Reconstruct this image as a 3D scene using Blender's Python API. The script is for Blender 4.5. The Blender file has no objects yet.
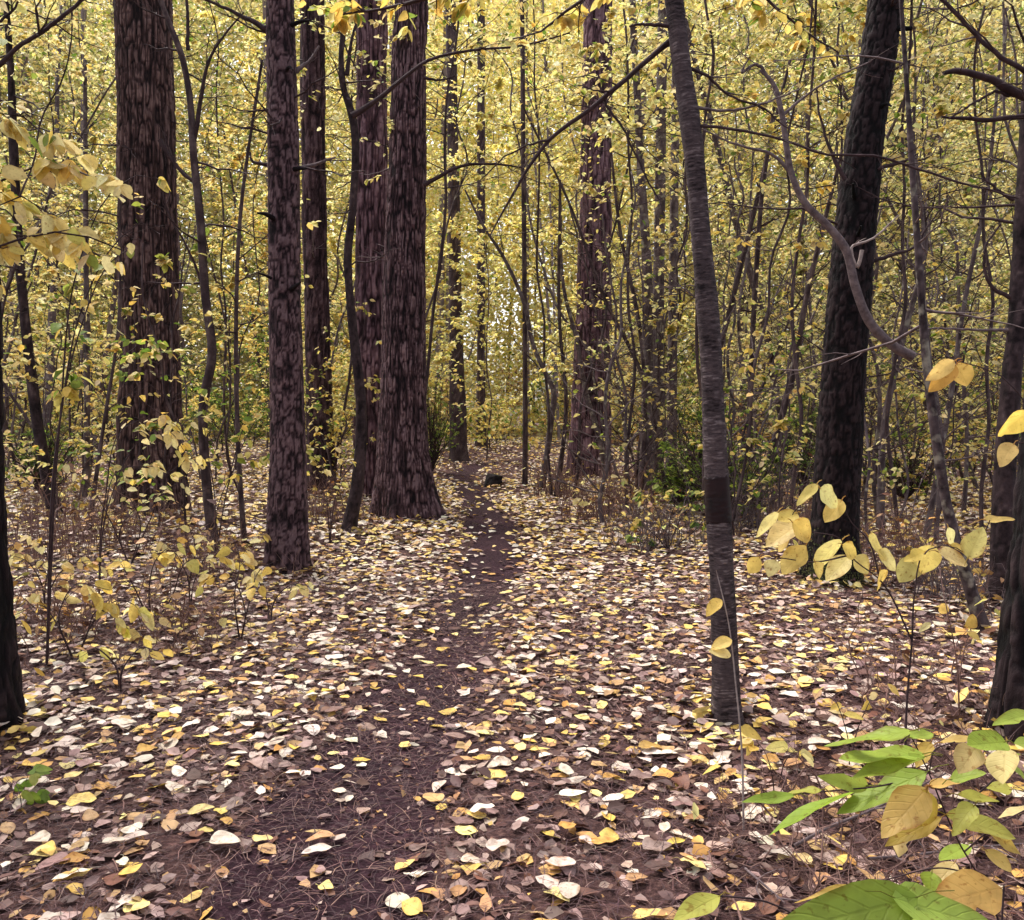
import bpy, math
import numpy as np
from mathutils import Vector

R = np.random.default_rng(20)
scene = bpy.context.scene
COL = scene.collection
PI = math.pi


# ------------------------------------------------------------------ camera model
F, CX, CY, HOR, CAMH = 900.0, 512.0, 460.0, 415.0, 1.4
PITCH = math.atan((CY - HOR) / F)
CA, SA = math.cos(PITCH), math.sin(PITCH)


def lin(r, g, b):
    f = lambda c: ((c / 255 + 0.055) / 1.055) ** 2.4 if c > 10 else c / 255 / 12.92
    return np.array([f(r), f(g), f(b)])


def sstep(a, b, x):
    t = np.clip((np.asarray(x, float) - a) / (b - a), 0, 1)
    return t * t * (3 - 2 * t)


def hash3(ix, iy, iz):
    h = (ix.astype(np.int64) * 374761393 + iy.astype(np.int64) * 668265263 + iz.astype(np.int64) * 2147483647) & 0xFFFFFFFF
    h = ((h ^ (h >> 13)) * 1274126177) & 0xFFFFFFFF
    h = ((h ^ (h >> 16)) * 2246822519) & 0xFFFFFFFF
    return ((h ^ (h >> 15)) & 0xFFFF) / 65535.0


def vnoise(x, y, z=0.0):
    x, y, z = np.broadcast_arrays(np.asarray(x, float), np.asarray(y, float), np.asarray(z, float))
    i, j, k = np.floor(x), np.floor(y), np.floor(z)
    fx, fy, fz = x - i, y - j, z - k
    fx, fy, fz = [t * t * t * (t * (6 * t - 15) + 10) for t in (fx, fy, fz)]
    i, j, k = i.astype(np.int64), j.astype(np.int64), k.astype(np.int64)
    c = lambda a, b, d: hash3(i + a, j + b, k + d)
    x00 = c(0, 0, 0) * (1 - fx) + c(1, 0, 0) * fx
    x10 = c(0, 1, 0) * (1 - fx) + c(1, 1, 0) * fx
    x01 = c(0, 0, 1) * (1 - fx) + c(1, 0, 1) * fx
    x11 = c(0, 1, 1) * (1 - fx) + c(1, 1, 1) * fx
    return (x00 * (1 - fy) + x10 * fy) * (1 - fz) + (x01 * (1 - fy) + x11 * fy) * fz


def path_x(y):
    return np.interp(y, [0, 2.5, 3.1, 3.8, 4.7, 6, 7.4, 9.7, 13, 17, 21, 25, 29, 40],
                     [-0.58, -.62, -.60, -.50, -.43, -.33, -.25, -.20, -.38, -.85, -1.25, -1.0, 0.6, 5.0])


def ground(x, y):
    x = np.asarray(x, float); y = np.asarray(y, float)
    d = np.abs(x - path_x(y))
    z = 0.10 * (vnoise(x * .45 + 7, y * .45) - .5) + 0.05 * (vnoise(x * 1.7, y * 1.7 + 5) - .5)
    z = z + 0.022 * (vnoise(x * 6, y * 6, 3) - .5)
    z = z * sstep(0.15, 1.2, d)
    z = z + 0.20 * sstep(1.2, 3.2, -(x - path_x(y))) * sstep(4, 9, y)
    z = z + 0.05 * sstep(1.2, 3.5, x - path_x(y))
    return z - 0.035 * (1 - sstep(0.1, 0.55, d))


def Pt(px, py, Y):
    dx, dz = (px - CX) / F, -(py - CY) / F
    t = Y / (CA + dz * SA)
    return np.array([dx * t, Y, CAMH + t * (-SA + dz * CA)])


def Gp(px, py):
    Y = CAMH * F / max(py - HOR, 1)
    for _ in range(12):
        p = Pt(px, py, Y)
        g = float(ground(p[0], Y))
        Y = Y * (CAMH - g) / max(CAMH - p[2], 1e-3)
    p = Pt(px, py, Y)
    p[2] = float(ground(p[0], Y))
    return p


def project(p):
    p = np.asarray(p, float)
    rel = p - np.array([0, 0, CAMH])
    f = rel[..., 1] * CA - rel[..., 2] * SA
    u = rel[..., 1] * SA + rel[..., 2] * CA
    return CX + F * rel[..., 0] / f, CY - F * u / f


# ------------------------------------------------------------------ mesh building
class MB:
    def __init__(s):
        s.v, s.f, s.c, s.uv, s.n = [], [], [], [], 0

    def add(s, verts, faces, col=None, uv=None):
        verts = np.asarray(verts, float).reshape(-1, 3)
        for fa in faces:
            s.f.append(np.asarray(fa, np.int64) + s.n)
        s.v.append(verts)
        n = len(verts)
        s.c.append(np.ones((n, 3)) if col is None else np.broadcast_to(col, (n, 3)))
        s.uv.append(np.zeros((n, 2)) if uv is None else uv)
        s.n += n

    def build(s, name, mat, parent=None, origin=(0, 0, 0), smooth=True, col=False, uv=False):
        me = bpy.data.meshes.new(name)
        o = np.asarray(origin, float)
        v = (np.concatenate(s.v) if s.v else np.zeros((0, 3))) - o
        me.vertices.add(len(v)); me.vertices.foreach_set("co", v.astype(np.float32).ravel())
        loops = np.concatenate([f.ravel() for f in s.f]); tot = np.concatenate([np.full(len(f), f.shape[1]) for f in s.f])
        me.loops.add(len(loops)); me.loops.foreach_set("vertex_index", loops.astype(np.int32))
        me.polygons.add(len(tot))
        me.polygons.foreach_set("loop_start", (np.cumsum(tot) - tot).astype(np.int32))
        me.polygons.foreach_set("loop_total", tot.astype(np.int32))
        if smooth:
            me.polygons.foreach_set("use_smooth", np.ones(len(tot), bool))
        if col:
            a = me.attributes.new("col", 'FLOAT_COLOR', 'POINT')
            c = np.concatenate(s.c); a.data.foreach_set("color", np.concatenate([c, np.ones((len(c), 1))], 1).astype(np.float32).ravel())
        if uv:
            a = me.attributes.new("luv", 'FLOAT2', 'POINT')
            a.data.foreach_set("vector", np.concatenate(s.uv).astype(np.float32).ravel())
        me.update(calc_edges=True)
        me.materials.append(mat)
        ob = bpy.data.objects.new(name, me); COL.objects.link(ob)
        if parent is not None:
            ob.parent = parent
        else:
            ob.location = origin
        return ob


def norm(a):
    return a / np.maximum(np.linalg.norm(a, axis=-1, keepdims=True), 1e-9)


def tubes(mb, P, Rr, sides=4, col=None):
    P = np.asarray(P, float); Rr = np.asarray(Rr, float)
    if P.ndim == 2:
        P = P[None]; Rr = Rr[None]
    n, k, _ = P.shape
    T = norm(np.gradient(P, axis=1))
    ref = np.where(np.abs(T[:, :1, 2:3]) > .8, np.array([1., 0, 0]), np.array([0, 0, 1.]))
    U = norm(np.cross(T, ref)); V = np.cross(T, U)
    th = np.arange(sides) / sides * 2 * PI
    ring = P[:, :, None] + Rr[:, :, None, None] * (np.cos(th)[None, None, :, None] * U[:, :, None] + np.sin(th)[None, None, :, None] * V[:, :, None])
    idx = np.arange(n * k * sides).reshape(n, k, sides)
    a = idx[:, :-1]; b = idx[:, 1:]
    q = np.stack([a, np.roll(a, -1, 2), np.roll(b, -1, 2), b], -1).reshape(-1, 4)
    cap = idx[:, -1, ::-1].reshape(n, sides)
    mb.add(ring, [q[:, ::-1], cap[:, ::-1]] if sides != 4 else [np.concatenate([q[:, ::-1], cap[:, ::-1]])], col)


def curve(pts, n):
    """smooth resample of a polyline (any number of columns)"""
    pts = np.asarray(pts, float)
    if len(pts) == 2:
        return pts[0] + (pts[1] - pts[0]) * np.linspace(0, 1, n)[:, None]
    d = np.concatenate([[0], np.cumsum(np.linalg.norm(np.diff(pts[:, :3], axis=0), axis=1) + 1e-6)])
    m = np.gradient(pts, d, axis=0)
    t = np.linspace(0, d[-1], n)
    i = np.clip(np.searchsorted(d, t, side='right') - 1, 0, len(d) - 2)
    h = (d[i + 1] - d[i])[:, None]; u = ((t - d[i])[:, None]) / h
    h00, h10, h01, h11 = 2*u**3 - 3*u**2 + 1, u**3 - 2*u**2 + u, -2*u**3 + 3*u**2, u**3 - u**2
    return h00 * pts[i] + h10 * h * m[i] + h01 * pts[i + 1] + h11 * h * m[i + 1]


# leaf templates: (u, v) with half width profile, faces
def _prof(v):
    return 1.12 * np.sin(PI * np.clip(v, 0, 1) ** .82) ** .72 * (1 - .22 * v)


def _tmpl(rows, cols):
    uv = []; faces4 = []; faces3 = []
    base = 0; uv.append((0, 0)); prev = None
    n = 1
    for r in rows:
        ids = []
        for c in cols:
            uv.append((c, r)); ids.append(n); n += 1
        if prev is None:
            for a, b in zip(ids[:-1], ids[1:]):
                faces3.append((0, b, a))
        else:
            for a, b, c_, d in zip(prev[:-1], prev[1:], ids[1:], ids[:-1]):
                faces4.append((a, b, c_, d))
        prev = ids
    uv.append((0, 1))
    for a, b in zip(prev[:-1], prev[1:]):
        faces3.append((a, b, n))
    return np.array(uv, float), np.array(faces4 or np.zeros((0, 4)), np.int64).reshape(-1, 4), np.array(faces3, np.int64).reshape(-1, 3)


T0 = _tmpl([.05, .14, .25, .37, .5, .62, .74, .85, .94], [-1, -.55, 0, .55, 1])
T1 = _tmpl([.25, .62], [-1, 0, 1])
T2 = (np.array([(0, 0), (-1, .45), (1, .45), (0, 1)], float), np.array([(0, 2, 3, 1)]), np.zeros((0, 3), np.int64))


def leaves(mb, pos, axis, nrm, L, W, col, lod=1, fold=.25, curl=.15, rng=R, wave=.0, cup=None):
    pos = np.asarray(pos, float).reshape(-1, 3); n = len(pos)
    if n == 0:
        return
    a = norm(np.broadcast_to(axis, (n, 3)).astype(float)); nn = np.broadcast_to(nrm, (n, 3)).astype(float)
    nn = norm(nn - a * (nn * a).sum(-1, keepdims=True)); s = np.cross(a, nn)
    L = np.broadcast_to(L, n).astype(float); W = np.broadcast_to(W, n).astype(float)
    uv, f4, f3 = (T0, T1, T2)[lod]
    u, v = uv[:, 0], uv[:, 1]
    if lod < 2:
        pa = rng.uniform(.66, 1.02, (n, 1)); pb = rng.uniform(.55, .95, (n, 1)); pc = rng.uniform(.05, .35, (n, 1))
        w = 1.12 * np.maximum(np.sin(PI * np.clip(v, 0, 1)[None] ** pa), 0) ** pb * (1 - pc * v[None])
        if lod == 0:      # nibbled or torn margins on some leaves
            nib = (rng.random((n, 1)) < .3) * rng.uniform(.25, .6, (n, 1)) * np.exp(-((v[None] - rng.uniform(.3, .9, (n, 1))) / .09) ** 2) * (np.sign(u)[None] == rng.choice([-1, 1], (n, 1)))
            w = w * (1 - nib)
    else:
        w = np.ones((n, len(v)))
    m = len(uv)
    fo = np.broadcast_to(fold, n)[:, None]; cu = np.broadcast_to(curl, n)[:, None]
    off_n = fo * (np.abs(u)[None] * w) * W[:, None] * .5 - cu * (v ** 1.6)[None] * L[:, None]
    if wave:
        ph = rng.uniform(0, 6.28, (n, 1)); fr = rng.uniform(5, 11, (n, 1))
        off_n = off_n + wave * L[:, None] * (np.sin(v[None] * fr + ph + np.sign(u)[None] * 1.3) * np.abs(u)[None] * w)
    side = u[None] * w * W[:, None] * .5
    if lod == 0:
        ser = 1 + .05 * np.sin(v * 60)[None] * (np.abs(u) > .9)[None] + .10 * np.sin(v[None] * 4 + rng.uniform(0, 6.28, (n, 1))) * np.sign(u)[None]
        side = side * ser
    bend = rng.normal(0, .06, (n, 1)) * (v ** 2)[None] * L[:, None]
    Vt = pos[:, None] + a[:, None] * (v[None] * L[:, None])[..., None] + s[:, None] * (side + bend)[..., None] + nn[:, None] * off_n[..., None]
    base = (np.arange(n) * m)[:, None, None]
    faces = []
    if len(f4): faces.append((f4[None] + base).reshape(-1, 4))
    if len(f3): faces.append((f3[None] + base).reshape(-1, 3))
    c = np.repeat(np.broadcast_to(col, (n, 3)), m, 0)
    mb.add(Vt, faces, c, np.tile(uv, (n, 1)))


# ------------------------------------------------------------------ materials
def mat(name):
    m = bpy.data.materials.new(name); m.use_nodes = True
    nt = m.node_tree; nt.nodes.clear()
    N = lambda t, **k: _nn(nt, t, k)
    return m, nt, N, nt.links.new


def _nn(nt, t, k):
    n = nt.nodes.new(t)
    for a, b in k.items():
        setattr(n, a, b)
    return n


def ramp(N, stops):
    r = N('ShaderNodeValToRGB'); e = r.color_ramp.elements
    while len(e) < len(stops): e.new(.5)
    for x, (p, c) in zip(e, stops):
        x.position = p; x.color = (*c, 1)
    return r


def leaf_mat(name, trans=.45, veins=True, rough=.55, spots=.35):
    m, nt, N, Lk = mat(name)
    out = N('ShaderNodeOutputMaterial')
    at = N('ShaderNodeAttribute', attribute_name='col')
    geo = N('ShaderNodeNewGeometry')
    no = N('ShaderNodeTexNoise'); no.inputs['Scale'].default_value = 34; no.inputs['Detail'].default_value = 3
    Lk(geo.outputs['Position'], no.inputs['Vector'])
    rp = ramp(N, [(.30, (1 - spots, 1 - spots * 1.1, 1 - spots * 1.2)), (.56, (1, 1, 1))])
    Lk(no.outputs['Fac'], rp.inputs['Fac'])
    mx = N('ShaderNodeMix', data_type='RGBA', blend_type='MULTIPLY'); mx.inputs['Factor'].default_value = 1
    Lk(at.outputs['Color'], mx.inputs['A']); Lk(rp.outputs['Color'], mx.inputs['B'])
    colr = mx.outputs['Result']
    d = N('ShaderNodeBsdfPrincipled'); d.inputs['Roughness'].default_value = rough; d.inputs['Specular IOR Level'].default_value = .3
    if veins:
        n5 = N('ShaderNodeTexNoise'); n5.inputs['Scale'].default_value = 95; n5.inputs['Detail'].default_value = 4; Lk(geo.outputs['Position'], n5.inputs['Vector'])
        r5 = ramp(N, [(.60, (0, 0, 0)), (.70, (.75, .75, .75))]); Lk(n5.outputs['Fac'], r5.inputs['Fac'])
        m5 = N('ShaderNodeMix', data_type='RGBA', blend_type='MULTIPLY'); Lk(r5.outputs[0], m5.inputs['Factor']); Lk(colr, m5.inputs['A']); m5.inputs['B'].default_value = (.55, .36, .25, 1); colr = m5.outputs['Result']
        uv = N('ShaderNodeAttribute', attribute_name='luv')
        sp = N('ShaderNodeSeparateXYZ'); Lk(uv.outputs['Vector'], sp.inputs[0])
        ab = N('ShaderNodeMath', operation='ABSOLUTE'); Lk(sp.outputs['X'], ab.inputs[0])
        ml = N('ShaderNodeMath', operation='MULTIPLY'); Lk(ab.outputs[0], ml.inputs[0]); ml.inputs[1].default_value = .22
        sb = N('ShaderNodeMath', operation='SUBTRACT'); Lk(sp.outputs['Y'], sb.inputs[0]); Lk(ml.outputs[0], sb.inputs[1])
        fr = N('ShaderNodeMath', operation='MULTIPLY'); Lk(sb.outputs[0], fr.inputs[0]); fr.inputs[1].default_value = 46
        sn = N('ShaderNodeMath', operation='SINE'); Lk(fr.outputs[0], sn.inputs[0])
        mr = N('ShaderNodeMapRange'); Lk(sn.outputs[0], mr.inputs['Value']); mr.inputs['From Min'].default_value = .75; mr.inputs['From Max'].default_value = 1
        mid = N('ShaderNodeMapRange'); Lk(ab.outputs[0], mid.inputs['Value']); mid.inputs['From Min'].default_value = .09; mid.inputs['From Max'].default_value = .02
        mxv = N('ShaderNodeMath', operation='MAXIMUM'); Lk(mr.outputs[0], mxv.inputs[0]); Lk(mid.outputs[0], mxv.inputs[1])
        vc = N('ShaderNodeMix', data_type='RGBA', blend_type='MULTIPLY'); Lk(colr, vc.inputs['A']); vc.inputs['B'].default_value = (.78, .72, .6, 1)
        fm = N('ShaderNodeMath', operation='MULTIPLY'); Lk(mxv.outputs[0], fm.inputs[0]); fm.inputs[1].default_value = .22
        Lk(fm.outputs[0], vc.inputs['Factor']); colr = vc.outputs['Result']
        em = N('ShaderNodeMapRange'); Lk(ab.outputs[0], em.inputs['Value']); em.inputs['From Min'].default_value = .6; em.inputs['From Max'].default_value = 1.05
        n6 = N('ShaderNodeTexNoise'); n6.inputs['Scale'].default_value = 22; n6.inputs['Detail'].default_value = 4; Lk(geo.outputs['Position'], n6.inputs['Vector'])
        r6 = ramp(N, [(.48, (0, 0, 0)), (.66, (1, 1, 1))]); Lk(n6.outputs['Fac'], r6.inputs['Fac'])
        e2 = N('ShaderNodeMath', operation='MULTIPLY'); Lk(em.outputs[0], e2.inputs[0]); Lk(r6.outputs[0], e2.inputs[1])
        m6 = N('ShaderNodeMix', data_type='RGBA', blend_type='MULTIPLY'); Lk(e2.outputs[0], m6.inputs['Factor']); Lk(colr, m6.inputs['A']); m6.inputs['B'].default_value = (.62, .42, .28, 1); colr = m6.outputs['Result']
        bp = N('ShaderNodeBump'); bp.inputs['Strength'].default_value = .35; bp.inputs['Distance'].default_value = .002; bp.invert = True
        Lk(mxv.outputs[0], bp.inputs['Height']); Lk(bp.outputs[0], d.inputs['Normal'])
    Lk(colr, d.inputs['Base Color'])
    if trans > 0:
        t = N('ShaderNodeBsdfTranslucent'); Lk(colr, t.inputs['Color'])
        ms = N('ShaderNodeMixShader'); ms.inputs['Fac'].default_value = trans
        Lk(d.outputs[0], ms.inputs[1]); Lk(t.outputs[0], ms.inputs[2]); Lk(ms.outputs[0], out.inputs['Surface'])
    else:
        Lk(d.outputs[0], out.inputs['Surface'])
    return m


def bark_mat(name, dark, mid, light, zs=.25, scale=30, bump=.6, lichen=None):
    if 'pine' in name or 'scaly' in name or 'knotty' in name or 'dark' in name:
        dark, mid, light = [tuple(v * f for v in c) for c, f in ((dark, .55), (mid, .8), (light, .95))]
        if 'scaly' in name: dark, mid, light = [tuple(v * .6 for v in c) for c in (dark, mid, light)]
    else:
        dark, mid, light = [tuple(v * f for v in c) for c, f in ((dark, .6), (mid, .72), (light, .8))]
    m, nt, N, Lk = mat(name)
    out = N('ShaderNodeOutputMaterial'); d = N('ShaderNodeBsdfPrincipled')
    d.inputs['Roughness'].default_value = .9; d.inputs['Specular IOR Level'].default_value = .2
    tc = N('ShaderNodeTexCoord'); mp = N('ShaderNodeMapping'); mp.inputs['Scale'].default_value = (1, 1, zs)
    Lk(tc.outputs['Object'], mp.inputs['Vector'])
    n1 = N('ShaderNodeTexNoise'); n1.inputs['Scale'].default_value = scale; n1.inputs['Detail'].default_value = 5; n1.inputs['Roughness'].default_value = .65
    Lk(mp.outputs[0], n1.inputs['Vector'])
    n2 = N('ShaderNodeTexNoise'); n2.inputs['Scale'].default_value = 3.1; n2.inputs['Detail'].default_value = 4
    Lk(tc.outputs['Object'], n2.inputs['Vector'])
    at = N('ShaderNodeAttribute', attribute_name='col')   # bark relief: 1 = plate, 0 = furrow
    sep = N('ShaderNodeSeparateColor'); Lk(at.outputs['Color'], sep.inputs[0])
    ad = N('ShaderNodeMath', operation='MULTIPLY_ADD'); Lk(n1.outputs['Fac'], ad.inputs[0]); ad.inputs[1].default_value = .55
    sc = N('ShaderNodeMath', operation='MULTIPLY_ADD'); Lk(sep.outputs['Red'], sc.inputs[0]); sc.inputs[1].default_value = .6; sc.inputs[2].default_value = -.1
    Lk(sc.outputs[0], ad.inputs[2])
    rp = ramp(N, [(.18, dark), (.5, mid), (.88, light)]); Lk(ad.outputs[0], rp.inputs['Fac'])
    r2 = ramp(N, [(.35, (.72, .72, .74)), (.65, (1.0, 1.0, 1.0))]); Lk(n2.outputs['Fac'], r2.inputs['Fac'])
    mx = N('ShaderNodeMix', data_type='RGBA', blend_type='MULTIPLY'); mx.inputs['Factor'].default_value = 1
    Lk(rp.outputs[0], mx.inputs['A']); Lk(r2.outputs[0], mx.inputs['B']); c = mx.outputs['Result']
    if lichen:
        n3 = N('ShaderNodeTexNoise'); n3.inputs['Scale'].default_value = 9; n3.inputs['Detail'].default_value = 6
        Lk(tc.outputs['Object'], n3.inputs['Vector'])
        r3 = ramp(N, [(.56, (0, 0, 0)), (.68, (.8, .8, .8))]); Lk(n3.outputs['Fac'], r3.inputs['Fac'])
        ml = N('ShaderNodeMix', data_type='RGBA'); Lk(r3.outputs[0], ml.inputs['Factor']); Lk(c, ml.inputs['A']); ml.inputs['B'].default_value = (*lichen, 1)
        c = ml.outputs['Result']
    Lk(c, d.inputs['Base Color'])
    bp = N('ShaderNodeBump'); bp.inputs['Strength'].default_value = bump; bp.inputs['Distance'].default_value = .012
    Lk(n1.outputs['Fac'], bp.inputs['Height']); Lk(bp.outputs[0], d.inputs['Normal'])
    Lk(d.outputs[0], out.inputs['Surface'])
    return m


def plain_mat(name, c1, c2, scale=12, rough=.85, bump=.3, zs=1, dist=.01):
    m, nt, N, Lk = mat(name)
    out = N('ShaderNodeOutputMaterial'); d = N('ShaderNodeBsdfPrincipled'); d.inputs['Roughness'].default_value = rough
    d.inputs['Specular IOR Level'].default_value = .25
    tc = N('ShaderNodeTexCoord'); mp = N('ShaderNodeMapping'); mp.inputs['Scale'].default_value = (1, 1, zs); Lk(tc.outputs['Object'], mp.inputs[0])
    n = N('ShaderNodeTexNoise'); n.inputs['Scale'].default_value = scale; n.inputs['Detail'].default_value = 6; n.inputs['Roughness'].default_value = .65
    Lk(mp.outputs[0], n.inputs['Vector'])
    rp = ramp(N, [(.3, c1), (.7, c2)]); Lk(n.outputs['Fac'], rp.inputs['Fac']); Lk(rp.outputs[0], d.inputs['Base Color'])
    bp = N('ShaderNodeBump'); bp.inputs['Strength'].default_value = bump; bp.inputs['Distance'].default_value = dist
    Lk(n.outputs['Fac'], bp.inputs['Height']); Lk(bp.outputs[0], d.inputs['Normal'])
    Lk(d.outputs[0], out.inputs['Surface'])
    return m


def ground_mat(name, c1, c2, c3):
    m, nt, N, Lk = mat(name)
    out = N('ShaderNodeOutputMaterial'); d = N('ShaderNodeBsdfPrincipled'); d.inputs['Roughness'].default_value = .95
    d.inputs['Specular IOR Level'].default_value = .15
    geo = N('ShaderNodeNewGeometry')
    big = N('ShaderNodeTexNoise'); big.inputs['Scale'].default_value = 1.3; big.inputs['Detail'].default_value = 5
    fine = N('ShaderNodeTexNoise'); fine.inputs['Scale'].default_value = 38; fine.inputs['Detail'].default_value = 6; fine.inputs['Roughness'].default_value = .7
    vor = N('ShaderNodeTexVoronoi'); vor.inputs['Scale'].default_value = 24
    for x in (big, fine, vor): Lk(geo.outputs['Position'], x.inputs['Vector'])
    rp = ramp(N, [(.28, c1), (.52, c2), (.74, c3)]); Lk(fine.outputs['Fac'], rp.inputs['Fac'])
    rb = ramp(N, [(.35, (.7, .68, .7)), (.65, (1.1, 1.08, 1.05))]); Lk(big.outputs['Fac'], rb.inputs['Fac'])
    mx = N('ShaderNodeMix', data_type='RGBA', blend_type='MULTIPLY'); mx.inputs['Factor'].default_value = 1
    Lk(rp.outputs[0], mx.inputs['A']); Lk(rb.outputs[0], mx.inputs['B'])
    Lk(mx.outputs['Result'], d.inputs['Base Color'])
    ad = N('ShaderNodeMath', operation='MULTIPLY_ADD'); Lk(vor.outputs['Distance'], ad.inputs[0]); ad.inputs[1].default_value = .8; Lk(fine.outputs['Fac'], ad.inputs[2])
    bp = N('ShaderNodeBump'); bp.inputs['Strength'].default_value = .9; bp.inputs['Distance'].default_value = .025
    Lk(ad.outputs[0], bp.inputs['Height']); Lk(bp.outputs[0], d.inputs['Normal']); Lk(d.outputs[0], out.inputs['Surface'])
    return m


t3 = lambda a: tuple(float(x) for x in a)
M = {}
M['live'] = leaf_mat('live_leaf', .55, True, .5, .22)
M['far'] = leaf_mat('far_leaf', .66, False, .6, .12)
M['fallen'] = leaf_mat('fallen_leaf', .08, True, .55, .4)
M['litter'] = leaf_mat('litter_leaf', .05, False, .6, .3)
M['needle'] = leaf_mat('needle_litter', 0, False, .7, .2)
M['pine'] = bark_mat('furrowed_pine_bark', t3(lin(26, 16, 21)), t3(lin(92, 66, 70)), t3(lin(158, 130, 132)), .2, 55, .8)
M['pine_light'] = bark_mat('pale_reddish_pine_bark', t3(lin(44, 27, 34)), t3(lin(116, 84, 92)), t3(lin(170, 138, 144)), .2, 40, .7)
M['pine_brown'] = bark_mat('brown_pine_bark', t3(lin(30, 19, 20)), t3(lin(88, 64, 62)), t3(lin(146, 118, 112)), .2, 50, .8)
M['pine_dark'] = bark_mat('dark_scaly_bark', t3(lin(14, 9, 12)), t3(lin(44, 30, 33)), t3(lin(78, 60, 62)), .5, 48, .7)
M['pine_knot'] = bark_mat('knotty_bark', t3(lin(30, 18, 23)), t3(lin(88, 64, 68)), t3(lin(140, 114, 116)), .5, 60, .9)
M['cherry'] = bark_mat('smooth_banded_bark', t3(lin(44, 34, 37)), t3(lin(104, 88, 90)), t3(lin(176, 160, 158)), 3.4, 60, .6)
M['grey'] = bark_mat('grey_sapling_bark', t3(lin(50, 38, 42)), t3(lin(102, 86, 88)), t3(lin(150, 134, 132)), .8, 26, .5, t3(lin(150, 142, 128)))
M['dark_sap'] = bark_mat('dark_sapling_bark', t3(lin(34, 24, 27)), t3(lin(76, 60, 62)), t3(lin(122, 104, 102)), .8, 30, .5)
M['hazy'] = bark_mat('haze_tinted_bark', t3(lin(70, 54, 58)), t3(lin(116, 98, 98)), t3(lin(160, 142, 138)), .8, 20, .3)  # fading of distant trunks in haze painted as paler bark
M['twig'] = plain_mat('dark_twig_bark', t3(lin(34, 22, 26)), t3(lin(74, 55, 57)), 20)
M['twig_grey'] = plain_mat('grey_twig_bark', t3(lin(66, 53, 56)), t3(lin(122, 106, 106)), 20)
M['twig_pale'] = plain_mat('pale_dead_twig', t3(lin(116, 100, 98)), t3(lin(168, 152, 146)), 25)
M['brush'] = plain_mat('dead_brush_stem', t3(lin(78, 54, 52)), t3(lin(140, 108, 98)), 15)
M['band'] = plain_mat('dark_red_paint', t3(lin(14, 5, 8)), t3(lin(38, 13, 17)), 14, .6, .3)
M['moss'] = plain_mat('moss', t3(lin(50, 56, 24)), t3(lin(92, 98, 48)), 40, .95, .6)
M['stump'] = plain_mat('charred_wood', t3(lin(14, 10, 12)), t3(lin(44, 32, 32)), 18)
M['ground'] = ground_mat('needle_floor', t3(lin(40, 26, 28)), t3(lin(82, 58, 56)), t3(lin(128, 98, 90)))
M['path'] = ground_mat('trodden_needles', t3(lin(28, 15, 20)), t3(lin(56, 34, 42)), t3(lin(84, 57, 63)))

# leaf colours (albedo)
YEL = [lin(236, 208, 116), lin(230, 196, 98), lin(240, 222, 150), lin(222, 194, 102), lin(218, 208, 118)]
PALE = [lin(232, 218, 160), lin(226, 206, 140)]
FARY = [lin(240, 222, 146), lin(234, 212, 124), lin(244, 232, 176), lin(226, 208, 128), lin(222, 216, 144)]
OLIVE = [lin(176, 168, 112), lin(158, 152, 98), lin(188, 178, 136)]
GLOW_YEL = [lin(250, 230, 142), lin(248, 222, 122), lin(250, 238, 176)]  # leaf yellow lightened, painting the glow beyond the path into the foliage
GREEN = [lin(112, 138, 52), lin(132, 152, 62), lin(152, 162, 70)]
DGREEN = [lin(54, 72, 34), lin(70, 88, 42), lin(86, 100, 50)]
CREAM = [lin(230, 214, 196), lin(218, 200, 182), lin(204, 184, 168)]
FYEL = [lin(228, 196, 112), lin(220, 182, 90), lin(232, 208, 136)]
TAN = [lin(190, 152, 104), lin(178, 136, 92), lin(200, 150, 80)]
MAUVE = [lin(156, 128, 120), lin(136, 106, 100), lin(174, 146, 134)]
BROWN = [lin(100, 68, 60), lin(120, 80, 62), lin(80, 54, 50)]


def pick(pools, weights, n, rng=R, jit=.12):
    idx = rng.choice(len(pools), n, p=np.array(weights) / sum(weights))
    out = np.empty((n, 3))
    for i, p in enumerate(pools):
        m = idx == i
        out[m] = np.array(p)[rng.integers(0, len(p), m.sum())]
    return np.clip(out * (1 + rng.normal(0, jit, (n, 1))) * (1 + rng.normal(0, jit * .35, (n, 3))), .01, .92), idx


# ------------------------------------------------------------------ tagging
def tag(o, label=None, cat=None, group=None, kind=None):
    for k, v in (('label', label), ('category', cat), ('group', group), ('kind', kind)):
        if v: o[k] = v
    return o


def empty(name, loc, label, cat, group=None):
    o = bpy.data.objects.new(name, None); COL.objects.link(o); o.location = loc; o.empty_display_size = .2
    return tag(o, label, cat, group)


# ------------------------------------------------------------------ ground and path
def sheet(name, xs, ys, m, dz=0.0, label=None):
    X, Y = np.meshgrid(xs, ys)
    Z = ground(X, Y) + dz
    mb = MB(); nx, ny = len(xs), len(ys)
    i = np.arange(nx * ny).reshape(ny, nx)
    q = np.stack([i[:-1, :-1], i[:-1, 1:], i[1:, 1:], i[1:, :-1]], -1).reshape(-1, 4)
    mb.add(np.stack([X, Y, Z], -1), [q])
    return tag(mb.build(name, m), label, name, kind='structure')


def grid_axis(lo, hi, mid, fine, grow):
    a = [mid]; s = fine
    while a[-1] < hi: a.append(a[-1] + s); s *= grow
    b = [mid]; s = fine
    while b[-1] > lo: b.append(b[-1] - s); s *= grow
    return np.array(sorted(set(b + a)))


xs = grid_axis(-400, 400, -.5, .05, 1.022); ys = grid_axis(-60, 900, 3, .05, 1.022)
sheet('ground', xs, ys, M['ground'], 0, 'leaf strewn forest floor of brown needles on both sides of the path')

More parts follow.
